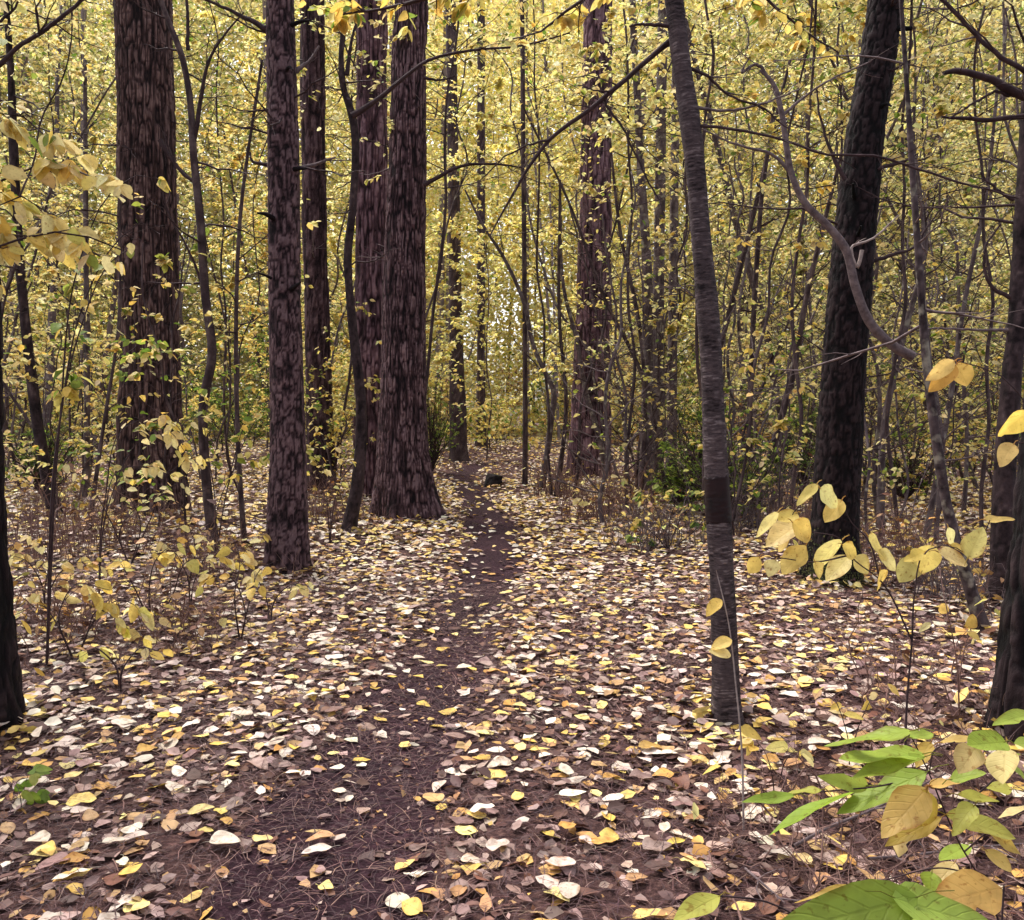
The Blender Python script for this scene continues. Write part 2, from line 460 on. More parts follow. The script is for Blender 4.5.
mb = MB(); ys = np.arange(.3, 30, .06); us = np.linspace(-1, 1, 15)
wl = .31 + .10 * (vnoise(ys * 1.6, 3.3) - .5) * 2; wr = .31 + .10 * (vnoise(ys * 1.9, 9.3) - .5) * 2
PX = path_x(ys)[:, None] + np.where(us < 0, us * (wl * 1.0)[:, None], us * wr[:, None])
PYY = np.broadcast_to(ys[:, None], PX.shape)
PZ = ground(PX, PYY) + .006 - .012 * (np.abs(us)[None] > .95)
i = np.arange(PX.size).reshape(PX.shape)
mb.add(np.stack([PX, PYY, PZ], -1), [np.stack([i[:-1, :-1], i[:-1, 1:], i[1:, 1:], i[1:, :-1]], -1).reshape(-1, 4)])
tag(mb.build('path', M['path']), 'narrow trodden footpath of dark purple-brown needles running into the woods', 'path', kind='structure')


# ------------------------------------------------------------------ trunks
def trunk_surface(mb, pts, rad, sides, rows, style, rng, flare=.35, lobes=4, amp=1.0, root_dirs=(), fscale=1.0):
    pr = curve(np.concatenate([pts, np.asarray(rad)[:, None]], 1), rows)
    P, r = pr[:, :3], pr[:, 3]
    T = norm(np.gradient(P, axis=0))
    U = norm(np.cross(np.array([0, 1., 0]), T)); V = np.cross(T, U)
    th = np.arange(sides) / sides * 2 * PI
    hgt = np.concatenate([[0], np.cumsum(np.linalg.norm(np.diff(P, axis=0), axis=1))])
    ct, st = np.cos(th), np.sin(th)
    r0 = r[:, None]
    sd = rng.uniform(0, 50)
    X, Y, Z = r0 * ct + sd, r0 * st, np.broadcast_to(hgt[:, None], (rows, sides))
    if style == 'furrow':
        wx = (vnoise(X * 7, Y * 7, Z * 2.5) - .5) * .05
        q = fscale
        n1 = vnoise((X + wx) * 30 * q, (Y + wx) * 30 * q, Z * 3.6 * q)
        n2 = vnoise((X - wx) * 19 * q, (Y + wx) * 19 * q, Z * 2.0 * q + 9)
        n3 = vnoise(X * 60 * q, Y * 60 * q, Z * 14 * q); n4 = vnoise(X * 24 * q, Y * 24 * q, Z * 30 * q)
        f = np.minimum(sstep(.0, .20, np.abs(n1 - .5)), .25 + .75 * sstep(.0, .14, np.abs(n2 - .5)))
        f = f * (.55 + .45 * n3) * (1 - .35 * sstep(.62, .75, n4))
        d = .022 * f / q
    elif style == 'scale':
        wx = (vnoise(X * 12, Y * 12, Z * 8) - .5) * .03
        n1 = vnoise((X + wx) * 34, (Y + wx) * 34, Z * 15)
        n2 = vnoise((X - wx) * 20, (Y + wx) * 20, Z * 8 + 9)
        n3 = vnoise(X * 70, Y * 70, Z * 50)
        f = np.minimum(sstep(.0, .15, np.abs(n1 - .5)), sstep(.0, .12, np.abs(n2 - .5))) * (.6 + .4 * n3)
        d = .010 * f
    elif style == 'ring':
        n1 = vnoise(X * 34, Y * 34, Z * 190)
        n2 = vnoise(X * 14, Y * 14, Z * 26)
        f = .42 + .36 * sstep(.55, .8, n1) * sstep(.25, .6, n2) - .22 * sstep(.45, .2, n1) - .2 * sstep(.6, .3, vnoise(X * 12, Y * 12, Z * 7))
        d = .0022 * f + .007 * (vnoise(X * 9, Y * 9, Z * 5) - .5)
    else:
        n1 = vnoise(X * 30, Y * 30, Z * 9)
        f = .2 + .8 * n1
        d = .004 * f
    d = d * amp
    lump = .07 * r0 * (vnoise(ct * 1.7 + sd, st * 1.7, Z * 1.6) - .5) * 2
    fl = np.zeros((rows, sides))
    e = np.exp(-np.maximum(hgt - .1, 0) / (.9 * r[0] + .06))[:, None]
    fl += flare * e * (.55 + .45 * np.cos(lobes * th + sd)[None])
    for a0, s in root_dirs:
        da = (th - a0 + PI) % (2 * PI) - PI
        fl += s * np.exp(-(da / .38) ** 2)[None] * np.exp(-hgt / (1.1 * r[0]))[:, None]
    rr = r0 * (1 + fl) + lump + d
    ring = P[:, None] + rr[..., None] * (ct[None, :, None] * U[:, None] + st[None, :, None] * V[:, None])
    trunk_surface.ring = ring
    i = np.arange(rows * sides).reshape(rows, sides)
    a, b = i[:-1], i[1:]
    q = np.stack([a, np.roll(a, -1, 1), np.roll(b, -1, 1), b], -1).reshape(-1, 4)
    mb.add(ring, [q, i[-1][None, :]], np.repeat(f.reshape(-1, 1), 3, 1))
    return P, r


def trunk_from_px(pl, Y, over=3.0, ytilt=0.0):
    """pl: list of (px, py, width px) from the top down, last one at the base. Returns points base-first and radii."""
    pl = pl[::-1]
    pts, rad = [], []
    for px, py, w in pl:
        p = Pt(px, py, Y)
        pts.append(p); rad.append(w * Y / F / 2)
    pts[0] = pts[0].copy(); pts[0][2] = float(ground(pts[0][0], Y))
    pts = np.array(pts); rad = np.array(rad)
    b = pts[0] - norm(pts[1] - pts[0]) * .12
    top_dir = norm(pts[-1] - pts[-2])
    pts = np.concatenate([[b], pts, [pts[-1] + top_dir * over]]); rad = np.concatenate([[rad[0]], rad, [rad[-1] * .82]])
    h = pts[:, 2] - pts[0, 2]
    pts[:, 1] += ytilt * h
    return pts, rad


def base_Y(px, py):
    return Gp(px, py)[1]


def side_twigs(mb, P, Rr, rng, n, length, sides=3, smin=.2, updown=.3, k=4):
    """twiglets off a batch of branch polylines P (m,k,3)"""
    m, kk, _ = P.shape
    bi = rng.integers(0, m, n); s = rng.uniform(smin, 1, n) * (kk - 1)
    i = np.minimum(s.astype(int), kk - 2); fr = (s - i)[:, None]
    o = P[bi, i] * (1 - fr) + P[bi, i + 1] * fr
    t = norm(P[bi, i + 1] - P[bi, i])
    sidev = norm(np.cross(t, np.array([0, 0, 1.]) + rng.normal(0, .25, (n, 3))))
    sg = np.where(rng.random(n) < .5, -1, 1)[:, None]
    ang = rng.uniform(.5, 1.05, n)[:, None]
    d = norm(t * np.cos(ang) + sidev * sg * np.sin(ang) + np.array([0, 0, 1.]) * rng.normal(0, updown, (n, 1)))
    l = (length * rng.uniform(.4, 1.1, n) * (1.15 - .5 * s / (kk - 1)))[:, None]
    st = np.linspace(0, 1, k)
    Q = o[:, None] + d[:, None] * (l[:, None] * st[None, :, None]) + np.cumsum(rng.normal(0, .05, (n, k, 3)) * l[:, None], axis=1) * (st > 0)[None, :, None]
    r0 = np.minimum(Rr[bi, i] * .6, .004 + .004 * l[:, 0])
    Rq = r0[:, None] * (1 - .7 * st)[None]
    tubes(mb, Q, Rq, sides)
    return Q, Rq


def leaves_on(mb, Q, rng, n, L, pools, w, lod=1, droop=.35, flat=.5, smin=.15, jit=.12, aspect=.62, curl=.15):
    m, k, _ = Q.shape
    pw = rng.lognormal(0, 1.15, m); bi = rng.choice(m, n, p=pw / pw.sum()); s = rng.uniform(smin, 1, n) * (k - 1)
    i = np.minimum(s.astype(int), k - 2); fr = (s - i)[:, None]
    o = Q[bi, i] * (1 - fr) + Q[bi, i + 1] * fr
    t = norm(Q[bi, i + 1] - Q[bi, i])
    sidev = norm(np.cross(t, np.array([0, 0, 1.]))) * np.where(rng.random(n) < .5, -1, 1)[:, None]
    ax = norm(t * rng.uniform(.2, 1, (n, 1)) + sidev * rng.uniform(.3, 1, (n, 1)) + np.array([0, 0, -1.]) * rng.normal(droop, .3, (n, 1)))
    nr = np.array([0, 0, 1.]) + rng.normal(0, flat, (n, 3))
    Ls = L * rng.uniform(.6, 1.2, n)
    c, _ = pick(pools, w, n, rng, jit)
    leaves(mb, o, ax, nr, Ls, Ls * aspect * rng.uniform(.8, 1.2, n), c, lod, rng.uniform(.05, .45, n), rng.uniform(-.05, curl * 2, n), rng)


def branches_off(P, r, rng, n, t0, t1, length, elev=(.1, .7), curv=.15, k=7, az=None, wig=.05):
    """n limbs off a trunk polyline P (rows,3) between heights t0..t1 (fractions)"""
    m = len(P)
    t = rng.uniform(t0, t1, n); i = np.minimum((t * (m - 1)).astype(int), m - 2)
    o = P[i]
    a = rng.uniform(0, 2 * PI, n) if az is None else rng.choice(az, n) + rng.normal(0, .35, n)
    e = rng.uniform(*elev, n)
    d = np.stack([np.cos(a) * np.cos(e), np.sin(a) * np.cos(e), np.sin(e)], -1)
    l = length * rng.uniform(.45, 1.1, n) * (1.1 - .5 * (t - t0) / max(t1 - t0, .01))
    s = np.linspace(0, 1, k)
    B = o[:, None] + d[:, None] * (l[:, None] * s)[..., None] + np.array([0, 0, 1.]) * (curv * l[:, None] * s ** 2 * rng.normal(1, .8, (n, 1)))[..., None]
    B = B + np.cumsum(rng.normal(0, wig, (n, k, 3)) * (s > 0)[None, :, None], axis=1) * l[:, None, None] * .5
    R0 = np.minimum(r[i] * .5, .006 + .011 * l)
    return B, R0[:, None] * (1 - .78 * s)[None]


def sapling(name, x, y, H, r0, rng, label, group, cat='tree', lean=(0, 0), crook=.05, cs=.25, nb=26, blen=1.4, tw=150, twl=.5,
            nl=900, L=.075, pools=(YEL, PALE, GREEN), w=(8, 1.5, .8), lod=2, mats=('grey', 'twig'), sides=8, jit=.14, elev=(.1, .75), arch=0.0, taper=.7):
    z = float(ground(x, y)); base = np.array([x, y, z])
    root = empty(name, base, label, cat, group)
    k = 14; s = np.linspace(0, 1, k)
    P = base + np.stack([lean[0] * H * s + arch * H * s ** 2.2, lean[1] * H * s, H * s - .3 * abs(arch) * H * s ** 3], -1)
    P = P + np.cumsum(rng.normal(0, crook, (k, 3)) * np.array([1, 1, .1]) * (s > 0)[:, None], axis=0) * H / k * 1.5
    P[0, 2] -= .06
    r = r0 * (1 - taper * s)
    mb = MB(); P2, r2 = trunk_surface(mb, P, r, sides, 40, 'plain', rng, .3, 3)
    mb.build('trunk', M[mats[0]], root, base, col=True)
    B, Rb = branches_off(P2, r2, rng, nb, cs, .98, blen, elev, .2)
    if lod == 2:
        tb = MB(); tubes(tb, B, Rb, 4)
        Q, _ = side_twigs(tb, B, Rb, rng, tw, twl)
        tb.build('twigs', M[mats[1]], root, base)
    else:
        Qs = []
        for i in range(nb):
            tb = MB(); tubes(tb, B[i:i + 1], Rb[i:i + 1], 4)
            Qs.append(side_twigs(tb, B[i:i + 1], Rb[i:i + 1], rng, tw // nb, twl)[0]); tb.build('branch', M[mats[1]], root, base)
        Q = np.concatenate(Qs)
    if nl:
        fb = MB(); leaves_on(fb, Q, rng, nl, L, pools, w, lod, jit=jit)
        fb.build('foliage', M['far'] if lod == 2 else M['live'], root, base, col=True, uv=lod < 2)
    return root


def big_tree(name, px_list, base_px, style, mt, label, cat='tree', sides=96, rows=360, flare=.3, lobes=4, root_dirs=(), over=3, amp=1.0, group=None, seed=0, ytilt=0.0, fscale=1.0):
    rng = np.random.default_rng(seed)
    Y = base_Y(*base_px)
    pts, rad = trunk_from_px(px_list, Y, over, ytilt)
    base = np.array([pts[1][0], Y, float(ground(pts[1][0], Y))])
    root = empty(name, base, label, cat, group)
    mb = MB()
    P, r = trunk_surface(mb, pts, rad * .89, sides, rows, style, rng, flare, lobes, amp, root_dirs, fscale)
    mb.build('trunk', M[mt], root, base, col=True)
    return root, base, P, r, Y, rng


def limb(root, base, pl, Y, mt, twigs=0, twl=.3, rng=R, name='branch', sides=6, n=24, dY=0.0, leafn=0, leafL=.08, pools=(YEL, PALE), w=(3, 1), lod=1):
    """a branch from a pixel polyline [(px,py,w)], starting at the trunk; depth drifts by dY along it"""
    pl = np.array(pl, float); k = len(pl)
    pts = np.array([Pt(a, b, Y + dY * i / max(k - 1, 1)) for i, (a, b, c) in enumerate(pl)])
    rad = pl[:, 2] * Y / F / 2
    C = curve(np.concatenate([pts, rad[:, None]], 1), n)
    C[:, :3] += np.cumsum(rng.normal(0, .0025, (n, 3)), axis=0) * (np.arange(n) > 1)[:, None]
    mb = MB(); tubes(mb, C[:, :3], np.maximum(C[:, 3], .0012), sides)
    Q = None
    if twigs:
        Q, _ = side_twigs(mb, C[None, :, :3], C[None, :, 3], rng, twigs, twl)
    o = mb.build(name, M[mt], root, base)
    if leafn:
        fb = MB(); leaves_on(fb, Q if Q is not None else C[None, :, :3], rng, leafn, leafL, pools, w, lod)
        fb.build('foliage', M['live'], o, col=True, uv=True, origin=base)
    return C


def dead_branches(root, base, P, r, rng, n, t0, t1, length, mt='twig', tw=60, twl=.35, elev=(-.35, .35), az=None, name='dead_twigs', maxr=.012):
    B, Rb = branches_off(P, r, rng, n, t0, t1, length, elev, .05, az=az, wig=.06)
    Rb = np.minimum(Rb, maxr * np.linspace(1, .25, Rb.shape[1])[None])
    for i in range(n):      # every limb a part of its own
        mb = MB(); tubes(mb, B[i:i + 1], Rb[i:i + 1], 4); side_twigs(mb, B[i:i + 1], Rb[i:i + 1], rng, max(2, tw // n), twl)
        mb.build('dead_branch', M[mt], root, base)
    return B


def knots(root, base, P, r, rng, n, t0, t1, mt, size=.03):
    """stubs of broken-off limbs, each a part"""
    for _ in range(n):
        i = int(rng.uniform(t0, t1) * (len(P) - 1)); a = rng.uniform(PI, 2 * PI)
        d = np.array([math.cos(a), math.sin(a), rng.uniform(-.1, .5)]); d /= np.linalg.norm(d)
        L = rng.uniform(.05, .22); s = size * rng.uniform(.5, 1)
        pts = np.array([P[i] + d * r[i] * .8, P[i] + d * (r[i] + L * .5), P[i] + d * (r[i] + L) + np.array([0, 0, rng.normal(0, .03)])])
        mb = MB(); tubes(mb, curve(pts, 6), np.linspace(s, s * .35, 6), 7); mb.build('branch_stub', M[mt], root, base)


# --- thick left pine
rt, b, P, r, Y, g = big_tree('pine_tree', [(143, 0, 56), (147, 130, 57), (148, 260, 60), (150, 400, 63), (152, 513, 70)], (152, 513), 'furrow', 'pine_brown',
    'very thick pine with deeply furrowed brown bark standing at the left in leaf litter', flare=.34, seed=1, amp=1.25, lobes=6, sides=260, rows=640, fscale=1.2)
dead_branches(rt, b, P, r, g, 16, .35, .8, 1.5, tw=140)
limb(rt, b, [(160, 140, 5), (174, 165, 4), (190, 180, 2)], Y - .4, 'twig', 5, .3, g)
# --- knotty conifer
rt, b, P, r, Y, g = big_tree('conifer_tree', [(280, 0, 29), (283, 130, 31), (285, 280, 34), (288, 430, 37), (288, 571, 45)], (288, 571), 'scale', 'pine_knot',
    'straight knotty conifer with flaky purple-brown bark and snapped branch stubs, left of the path', flare=.38, lobes=5, seed=2, sides=90, rows=420)
knots(rt, b, P, r, g, 9, .3, .8, 'pine_knot')
dead_branches(rt, b, P, r, g, 12, .45, .8, 1.1, tw=90)
limb(rt, b, [(270, 30, 7), (245, 17, 4.5), (220, 6, 3), (190, -5, 2)], Y, 'twig', 8, .3, g)
limb(rt, b, [(296, 72, 5), (308, 62, 3.5), (318, 45, 2)], Y, 'twig_grey', 3, .2, g)
limb(rt, b, [(294, 170, 5), (305, 166, 4), (322, 162, 3), (335, 157, 2)], Y, 'twig_grey', 4, .2, g)
limb(rt, b, [(268, 165, 4), (255, 160, 3), (250, 150, 2)], Y, 'twig', 0, .2, g)
# --- pine behind the conifer
rt, b, P, r, Y, g = big_tree('pine_tree', [(312, 20, 24), (314, 200, 25), (318, 350, 26), (322, 492, 30)], (322, 492), 'furrow', 'pine_knot',
    'slim dark pine partly hidden behind the knotty conifer', flare=.2, seed=3, sides=56, rows=200)
dead_branches(rt, b, P, r, g, 18, .3, .85, 1.3, 'twig_grey', tw=120)
# --- pine behind the great pine
rt, b, P, r, Y, g = big_tree('pine_tree', [(372, 0, 30), (372, 200, 33), (373, 350, 38), (376, 497, 46)], (376, 497), 'furrow', 'pine_light',
    'tall reddish brown pine trunk close behind the largest pine beside the path', flare=.25, seed=4, sides=150, rows=360, fscale=.8)
dead_branches(rt, b, P, r, g, 14, .3, .85, 1.2, 'twig', tw=90)
# --- great pine by the path
rt, b, P, r, Y, g = big_tree('pine_tree', [(411, 0, 34), (409, 90, 37), (405, 250, 43), (403, 400, 49), (404, 518, 58)], (404, 518), 'furrow', 'pine',
    'largest pine, ridged bark and spreading root flare, beside the left edge of the path', flare=.25, lobes=5, seed=5, root_dirs=((-.25, .95), (PI, .35), (-PI / 2, .3)), amp=1.2, sides=250, rows=640, fscale=1.3)
dead_branches(rt, b, P, r, g, 9, .35, .85, 1.0, 'twig_grey', tw=50)
limb(rt, b, [(424, 185, 5), (440, 176, 4), (458, 167, 3.4), (485, 164, 2.5), (522, 168, 1.5)], Y - .3, 'twig', 14, .5, g)
limb(rt, b, [(424, 78, 3), (440, 80, 2), (455, 76, 1)], Y - .3, 'twig', 5, .3, g)
# --- far trees by the bend
for nm, pl, bp, lab, sd in (
    ('pine_tree', [(454, 210, 13), (456, 330, 15), (459, 461, 20)], (459, 461), 'dark slender trunk standing left of the path bend, nearer of two', 6),
    ('pine_tree', [(481, 250, 9), (481, 350, 9), (481, 452, 12)], (481, 452), 'thin dark trunk farther back, directly behind the path bend', 7),
    ('sapling_tree', [(524, 230, 5), (525, 350, 5), (525, 486, 6)], (525, 486), 'pole thin dark sapling standing upright at the right edge of the far path', 8)):
    rt, b, P, r, Y, g = big_tree(nm, pl, bp, 'plain', 'dark_sap', lab, flare=.35, seed=sd, sides=20, rows=160, over=14)
    dead_branches(rt, b, P, r, g, 14, .25, .9, 1.1, 'twig', tw=60)
# --- big pine right of path
rt, b, P, r, Y, g = big_tree('pine_tree', [(598, 0, 29), (596, 150, 32), (593, 330, 37), (589, 476, 44)], (589, 476), 'furrow', 'pine_light',
    'stout reddish purple pine on the right of the far path, half screened by leaves', flare=.2, seed=9, sides=150, rows=360, fscale=.7)
dead_branches(rt, b, P, r, g, 16, .25, .8, 1.5, 'twig_grey', tw=140)
# --- clump of grey trunks
for pl, bp, lab, sd in (
    ([(662, 60, 11), (659, 250, 12), (656, 494, 16)], (656, 494), 'grey mottled trunk of the pair right of the stout pine, the straighter one', 10),
    ([(640, 150, 8), (648, 300, 11), (647, 400, 12), (645, 500, 15)], (645, 500), 'grey mottled trunk of the pair right of the stout pine, bowed at the top', 11),
    ([(676, 60, 8), (673, 300, 10), (671, 486, 12)], (671, 486), 'slender grey trunk just behind the mottled pair', 12)):
    rt, b, P, r, Y, g = big_tree('hardwood_tree', pl, bp, 'plain', 'grey', lab, flare=.3, seed=sd, sides=28, rows=160, over=4)
    dead_branches(rt, b, P, r, g, 16, .25, .9, 1.6, 'twig', tw=90)
# --- dark slender curved birch
rt, b, P, r, Y, g = big_tree('hardwood_tree', [(349, 0, 6), (341, 60, 6), (343, 85, 7), (352, 115, 8.5), (353, 200, 8), (348, 255, 9), (352, 320, 9.5), (361, 410, 11.5), (359, 470, 13.5), (349, 532, 16)], (349, 532), 'ring', 'dark_sap',
    'slender crooked dark hardwood stem curving up between the conifer and the largest pine', flare=.25, seed=13, sides=32, rows=220)
limb(rt, b, [(352, 116, 7), (372, 104, 5), (395, 86, 4.2), (425, 63, 3.2), (470, 52, 2.6), (520, 48, 2), (570, 35, 1.4)], Y - .2, 'twig', 26, .6, g, leafn=60, leafL=.09)
limb(rt, b, [(347, 75, 5), (352, 40, 3), (362, 5, 2)], Y, 'twig', 8, .4, g)
dead_branches(rt, b, P, r, g, 14, .3, .9, 1.0, 'twig', tw=60)
# --- slender stem left
rt, b, P, r, Y, g = big_tree('sapling_tree', [(168, 20, 5), (182, 57, 6), (190, 100, 6.5), (193, 150, 7.5), (200, 217, 9), (206, 300, 9), (212, 357, 9), (204, 400, 9.5), (205, 467, 10), (214, 550, 12)], (214, 550), 'plain', 'dark_sap',
    'thin wavy dark sapling just right of the thick left pine', flare=.3, seed=14, sides=18, rows=160)
limb(rt, b, [(193, 150, 5), (200, 95, 4), (207, 62, 3), (225, 30, 2), (243, 10, 1.4)], Y, 'twig', 10, .5, g)
limb(rt, b, [(194, 182, 4), (180, 172, 3.4), (168, 150, 2.4), (163, 130, 1.4)], Y, 'twig', 5, .3, g)
limb(rt, b, [(204, 290, 3), (190, 255, 2.4), (168, 215, 1.6), (160, 190, 1)], Y, 'twig', 8, .3, g)
limb(rt, b, [(188, 50, 4), (187, 10, 3), (186, -30, 2)], Y, 'twig', 8, .3, g)
dead_branches(rt, b, P, r, g, 14, .3, .9, .9, 'twig', tw=70)
# --- leaning thin tree at far left
rt, b, P, r, Y, g = big_tree('hardwood_tree', [(5, -10, 6), (10, 60, 7), (14, 160, 9), (23, 300, 10), (30, 367, 11), (40, 440, 12), (55, 515, 15)], (55, 515), 'ring', 'dark_sap',
    'slim dark tree at the far left leaning outward, bare twigs around it', flare=.25, seed=15, sides=22, rows=160)
dead_branches(rt, b, P, r, g, 26, .3, .95, 1.3, 'twig', tw=160)
# --- foreground cherry with dark band
rt, b, P, r, Y, g = big_tree('cherry_tree', [(674, 0, 20), (681, 60, 20.5), (690, 120, 21), (703, 260, 22.5), (710, 340, 24), (714, 420, 25), (718, 500, 26), (724, 620, 28), (727, 723, 31)], (727, 723), 'ring', 'cherry',
    'slim grey tree with ringed bark and a dark painted band, right of the path', flare=.55, lobes=4, seed=16, sides=80, rows=1400, over=2.2)
cp = project(P)[1]
sel = np.where((cp > 476) & (cp < 522))[0]
mb = MB(); rg_ = trunk_surface.ring[sel[0] - 1:sel[-1] + 2]; Pb = P[sel[0] - 1:sel[-1] + 2]
nb_, ns_ = rg_.shape[:2]; out_ = norm(rg_ - Pb[:, None]); off = np.full((nb_, ns_, 1), .0022); off[0] = off[-1] = -.004
ring = rg_ + out_ * off
th = np.arange(ns_) / ns_ * 2 * PI
for e, sd_ in ((0, 1.), (1, 1.), (-1, 5.), (-2, 5.)):
    ring[e, :, 2] += .014 * (vnoise(np.cos(th) * 4 + 9, np.sin(th) * 4 + 9, sd_) - .5)
i = np.arange(nb_ * ns_).reshape(nb_, ns_); a_, b_ = i[:-1], i[1:]
mb.add(ring, [np.stack([a_, np.roll(a_, -1, 1), np.roll(b_, -1, 1), b_], -1).reshape(-1, 4)])
mb.build('painted_band', M['band'], rt, b)['label'] = 'dark maroon band painted round the stem'
limb(rt, b, [(675, 38, 8), (664, 46, 6), (640, 66, 5.2), (602, 97, 5), (575, 120, 4.4), (549, 140, 4), (522, 177, 3.2), (505, 208, 2.4), (489, 240, 1.4)], Y, 'twig', 8, .25, g, dY=.25)
limb(rt, b, [(676, 30, 5), (662, 24, 4), (645, 21, 3), (632, 23, 2)], Y, 'twig', 0, .2, g)
limb(rt, b, [(602, 97, 2.6), (622, 122, 2.4), (640, 150, 2.2), (655, 180, 2), (668, 205, 1.3)], Y + .1, 'twig', 4, .15, g)
limb(rt, b, [(549, 140, 2.6), (530, 145, 2), (505, 158, 1.6), (480, 182, 1)], Y + .15, 'twig', 4, .15, g)
limb(rt, b, [(692, 125, 4), (710, 127, 3.2), (745, 133, 2.8), (780, 140, 2.4), (828, 156, 2.4), (880, 158, 2.4), (930, 172, 2.2), (1022, 198, 1.6)], Y, 'twig', 12, .22, g, dY=-.3)
limb(rt, b, [(690, 105, 4), (712, 110, 3), (745, 107, 2.4), (772, 101, 2), (800, 88, 1.2)], Y, 'twig_grey', 6, .2, g)
limb(rt, b, [(684, 66, 4), (705, 74, 3), (728, 92, 2.2), (762, 106, 2), (785, 125, 1.2)], Y, 'twig', 6, .2, g)
# overhanging leafy boughs of the cherry crown, reaching over the path above the frame
limb(rt, b, [(672, -60, 12), (600, -70, 9), (520, -40, 7), (440, -2, 5), (385, 12, 3.4), (335, 20, 2)], Y, 'twig', 46, .24, g, dY=.9, leafn=200, leafL=.072, pools=(YEL, GREEN), w=(5, 1), lod=0)
limb(rt, b, [(674, -30, 9), (630, -28, 6), (580, 0, 4), (540, 30, 2.4), (500, 40, 1.4)], Y, 'twig', 26, .26, g, dY=1.4, leafn=90, leafL=.07, pools=(YEL, PALE), w=(6, 1), lod=0)
limb(rt, b, [(684, -40, 8), (740, -28, 5), (790, 15, 3), (840, 50, 2)], Y, 'twig', 24, .25, g, dY=1.6, leafn=60, leafL=.07, pools=(YEL, PALE, GREEN), w=(4, 1, 1), lod=0)
# --- dark leaning pine
rt, b, P, r, Y, g = big_tree('pine_tree', [(886, 0, 35), (877, 60, 36), (868, 120, 38), (852, 260, 42), (842, 400, 45), (836, 500, 48), (832, 584, 54)], (832, 584), 'scale', 'pine_dark',
    'almost black leaning pine with scaly bark and a mossy foot, right of the banded tree', flare=.45, lobes=5, seed=17, sides=96, rows=420, amp=1.5)
mb = MB()
for _ in range(1500):
    i = int(g.uniform(0.012, .03 + .05 * g.random() ** 2) ** 1.0 * len(P)); a = g.uniform(PI * .9, PI * 2.1)
    q = trunk_surface.ring[i, int(a / (2 * PI) * 96) % 96] + .004 * np.array([math.cos(a), math.sin(a), 0])
    d = np.array([math.cos(a), math.sin(a), .4])
    leaves(mb, q[None], norm(np.array([g.normal(0, .5), -.2, 1.]))[None], d[None], .02, .013, pick([[lin(62, 66, 36), lin(84, 84, 46)]], [1], 1, g)[0], 1)
mb.build('moss', M['needle'], rt, b, col=True)
knots(rt, b, P, r, g, 6, .3, .8, 'pine_dark')
dead_branches(rt, b, P, r, g, 14, .35, .85, 1.1, 'twig', tw=90, az=[0, PI, -PI / 2])
limb(rt, b, [(850, 262, 7), (870, 262, 5), (890, 256, 4), (912, 248, 3), (925, 228, 2), (940, 205, 1.2)], Y, 'twig', 6, .3, g)
limb(rt, b, [(888, 32, 7), (900, 29, 5), (912, 27, 4)], Y - .1, 'pine_dark', 0, .2, g, name='branch_stub')
limb(rt, b, [(868, 172, 4), (890, 165, 4), (910, 158, 2.6), (920, 152, 1.4)], Y - .1, 'twig', 4, .3, g)
limb(rt, b, [(845, 180, 5), (838, 165, 4), (832, 150, 3), (822, 120, 2.4), (818, 90, 1.4)], Y - .1, 'twig', 6, .3, g)
# --- trees at the right edge
rt, b, P, r, Y, g = big_tree('cherry_tree', [(1030, 80, 15), (1024, 200, 17), (1018, 310, 20), (1010, 400, 22), (1004, 500, 23), (1002, 606, 26)], (1002, 606), 'ring', 'dark_sap',
    'dark ringed trunk near the right edge, behind the thickest edge trunk', flare=.25, seed=18, sides=48, rows=260)
limb(rt, b, [(1012, 330, 4), (985, 331, 3), (950, 330, 2.5), (915, 332, 1.5)], Y, 'twig_grey', 4, .2, g)
limb(rt, b, [(1014, 200, 4), (1000, 190, 3), (980, 170, 2)], Y, 'twig', 4, .2, g)
limb(rt, b, [(1016, 300, 5), (990, 285, 3.5), (985, 250, 2.6), (1000, 225, 1.6)], Y, 'twig', 4, .2, g)
dead_branches(rt, b, P, r, g, 14, .35, .9, 1.2, 'twig', tw=80)
rt, b, P, r, Y, g = big_tree('pine_tree', [(1120, 0, 62), (1092, 200, 64), (1062, 400, 66), (1046, 560, 66), (1030, 735, 76)], (1030, 735), 'furrow', 'pine_dark',
    'thick dark trunk cut off by the right edge of the view', flare=.25, seed=19, sides=110, rows=420, over=2)
limb(rt, b, [(1080, 128, 12), (1045, 108, 10), (1015, 92, 8.5), (985, 76, 7), (960, 71, 6), (943, 73, 4)], Y - .2, 'twig', 3, .2, g)
limb(rt, b, [(1080, 116, 8), (1040, 117, 6), (1000, 118, 5), (965, 120, 4), (940, 118, 2)], Y - .15, 'twig', 4, .2, g)
limb(rt, b, [(1090, 110, 9), (1024, 72, 5), (985, 45, 4.4), (950, 14, 4), (930, -4, 3)], Y - .3, 'twig', 8, .3, g)
limb(rt, b, [(1015, 96, 4), (995, 88, 3), (975, 100, 2.6), (950, 115, 2)], Y - .2, 'twig', 4, .2, g)
rt, b, P, r, Y, g = big_tree('pine_tree', [(-40, 0, 60), (-36, 200, 60), (-32, 400, 62), (-26, 560, 64), (-18, 726, 76)], (-18, 726), 'furrow', 'pine_dark',
    'dark trunk cut off by the left edge of the view', flare=.25, seed=20, sides=110, rows=420, over=2)
limb(rt, b, [(-30, 85, 9), (0, 64, 5), (40, 35, 4), (85, 0, 3.4), (110, -20, 2)], Y - .1, 'twig', 10, .3, g)
limb(rt, b, [(-30, 30, 6), (0, 22, 3), (22, 0, 2)], Y - .1, 'twig', 4, .3, g)
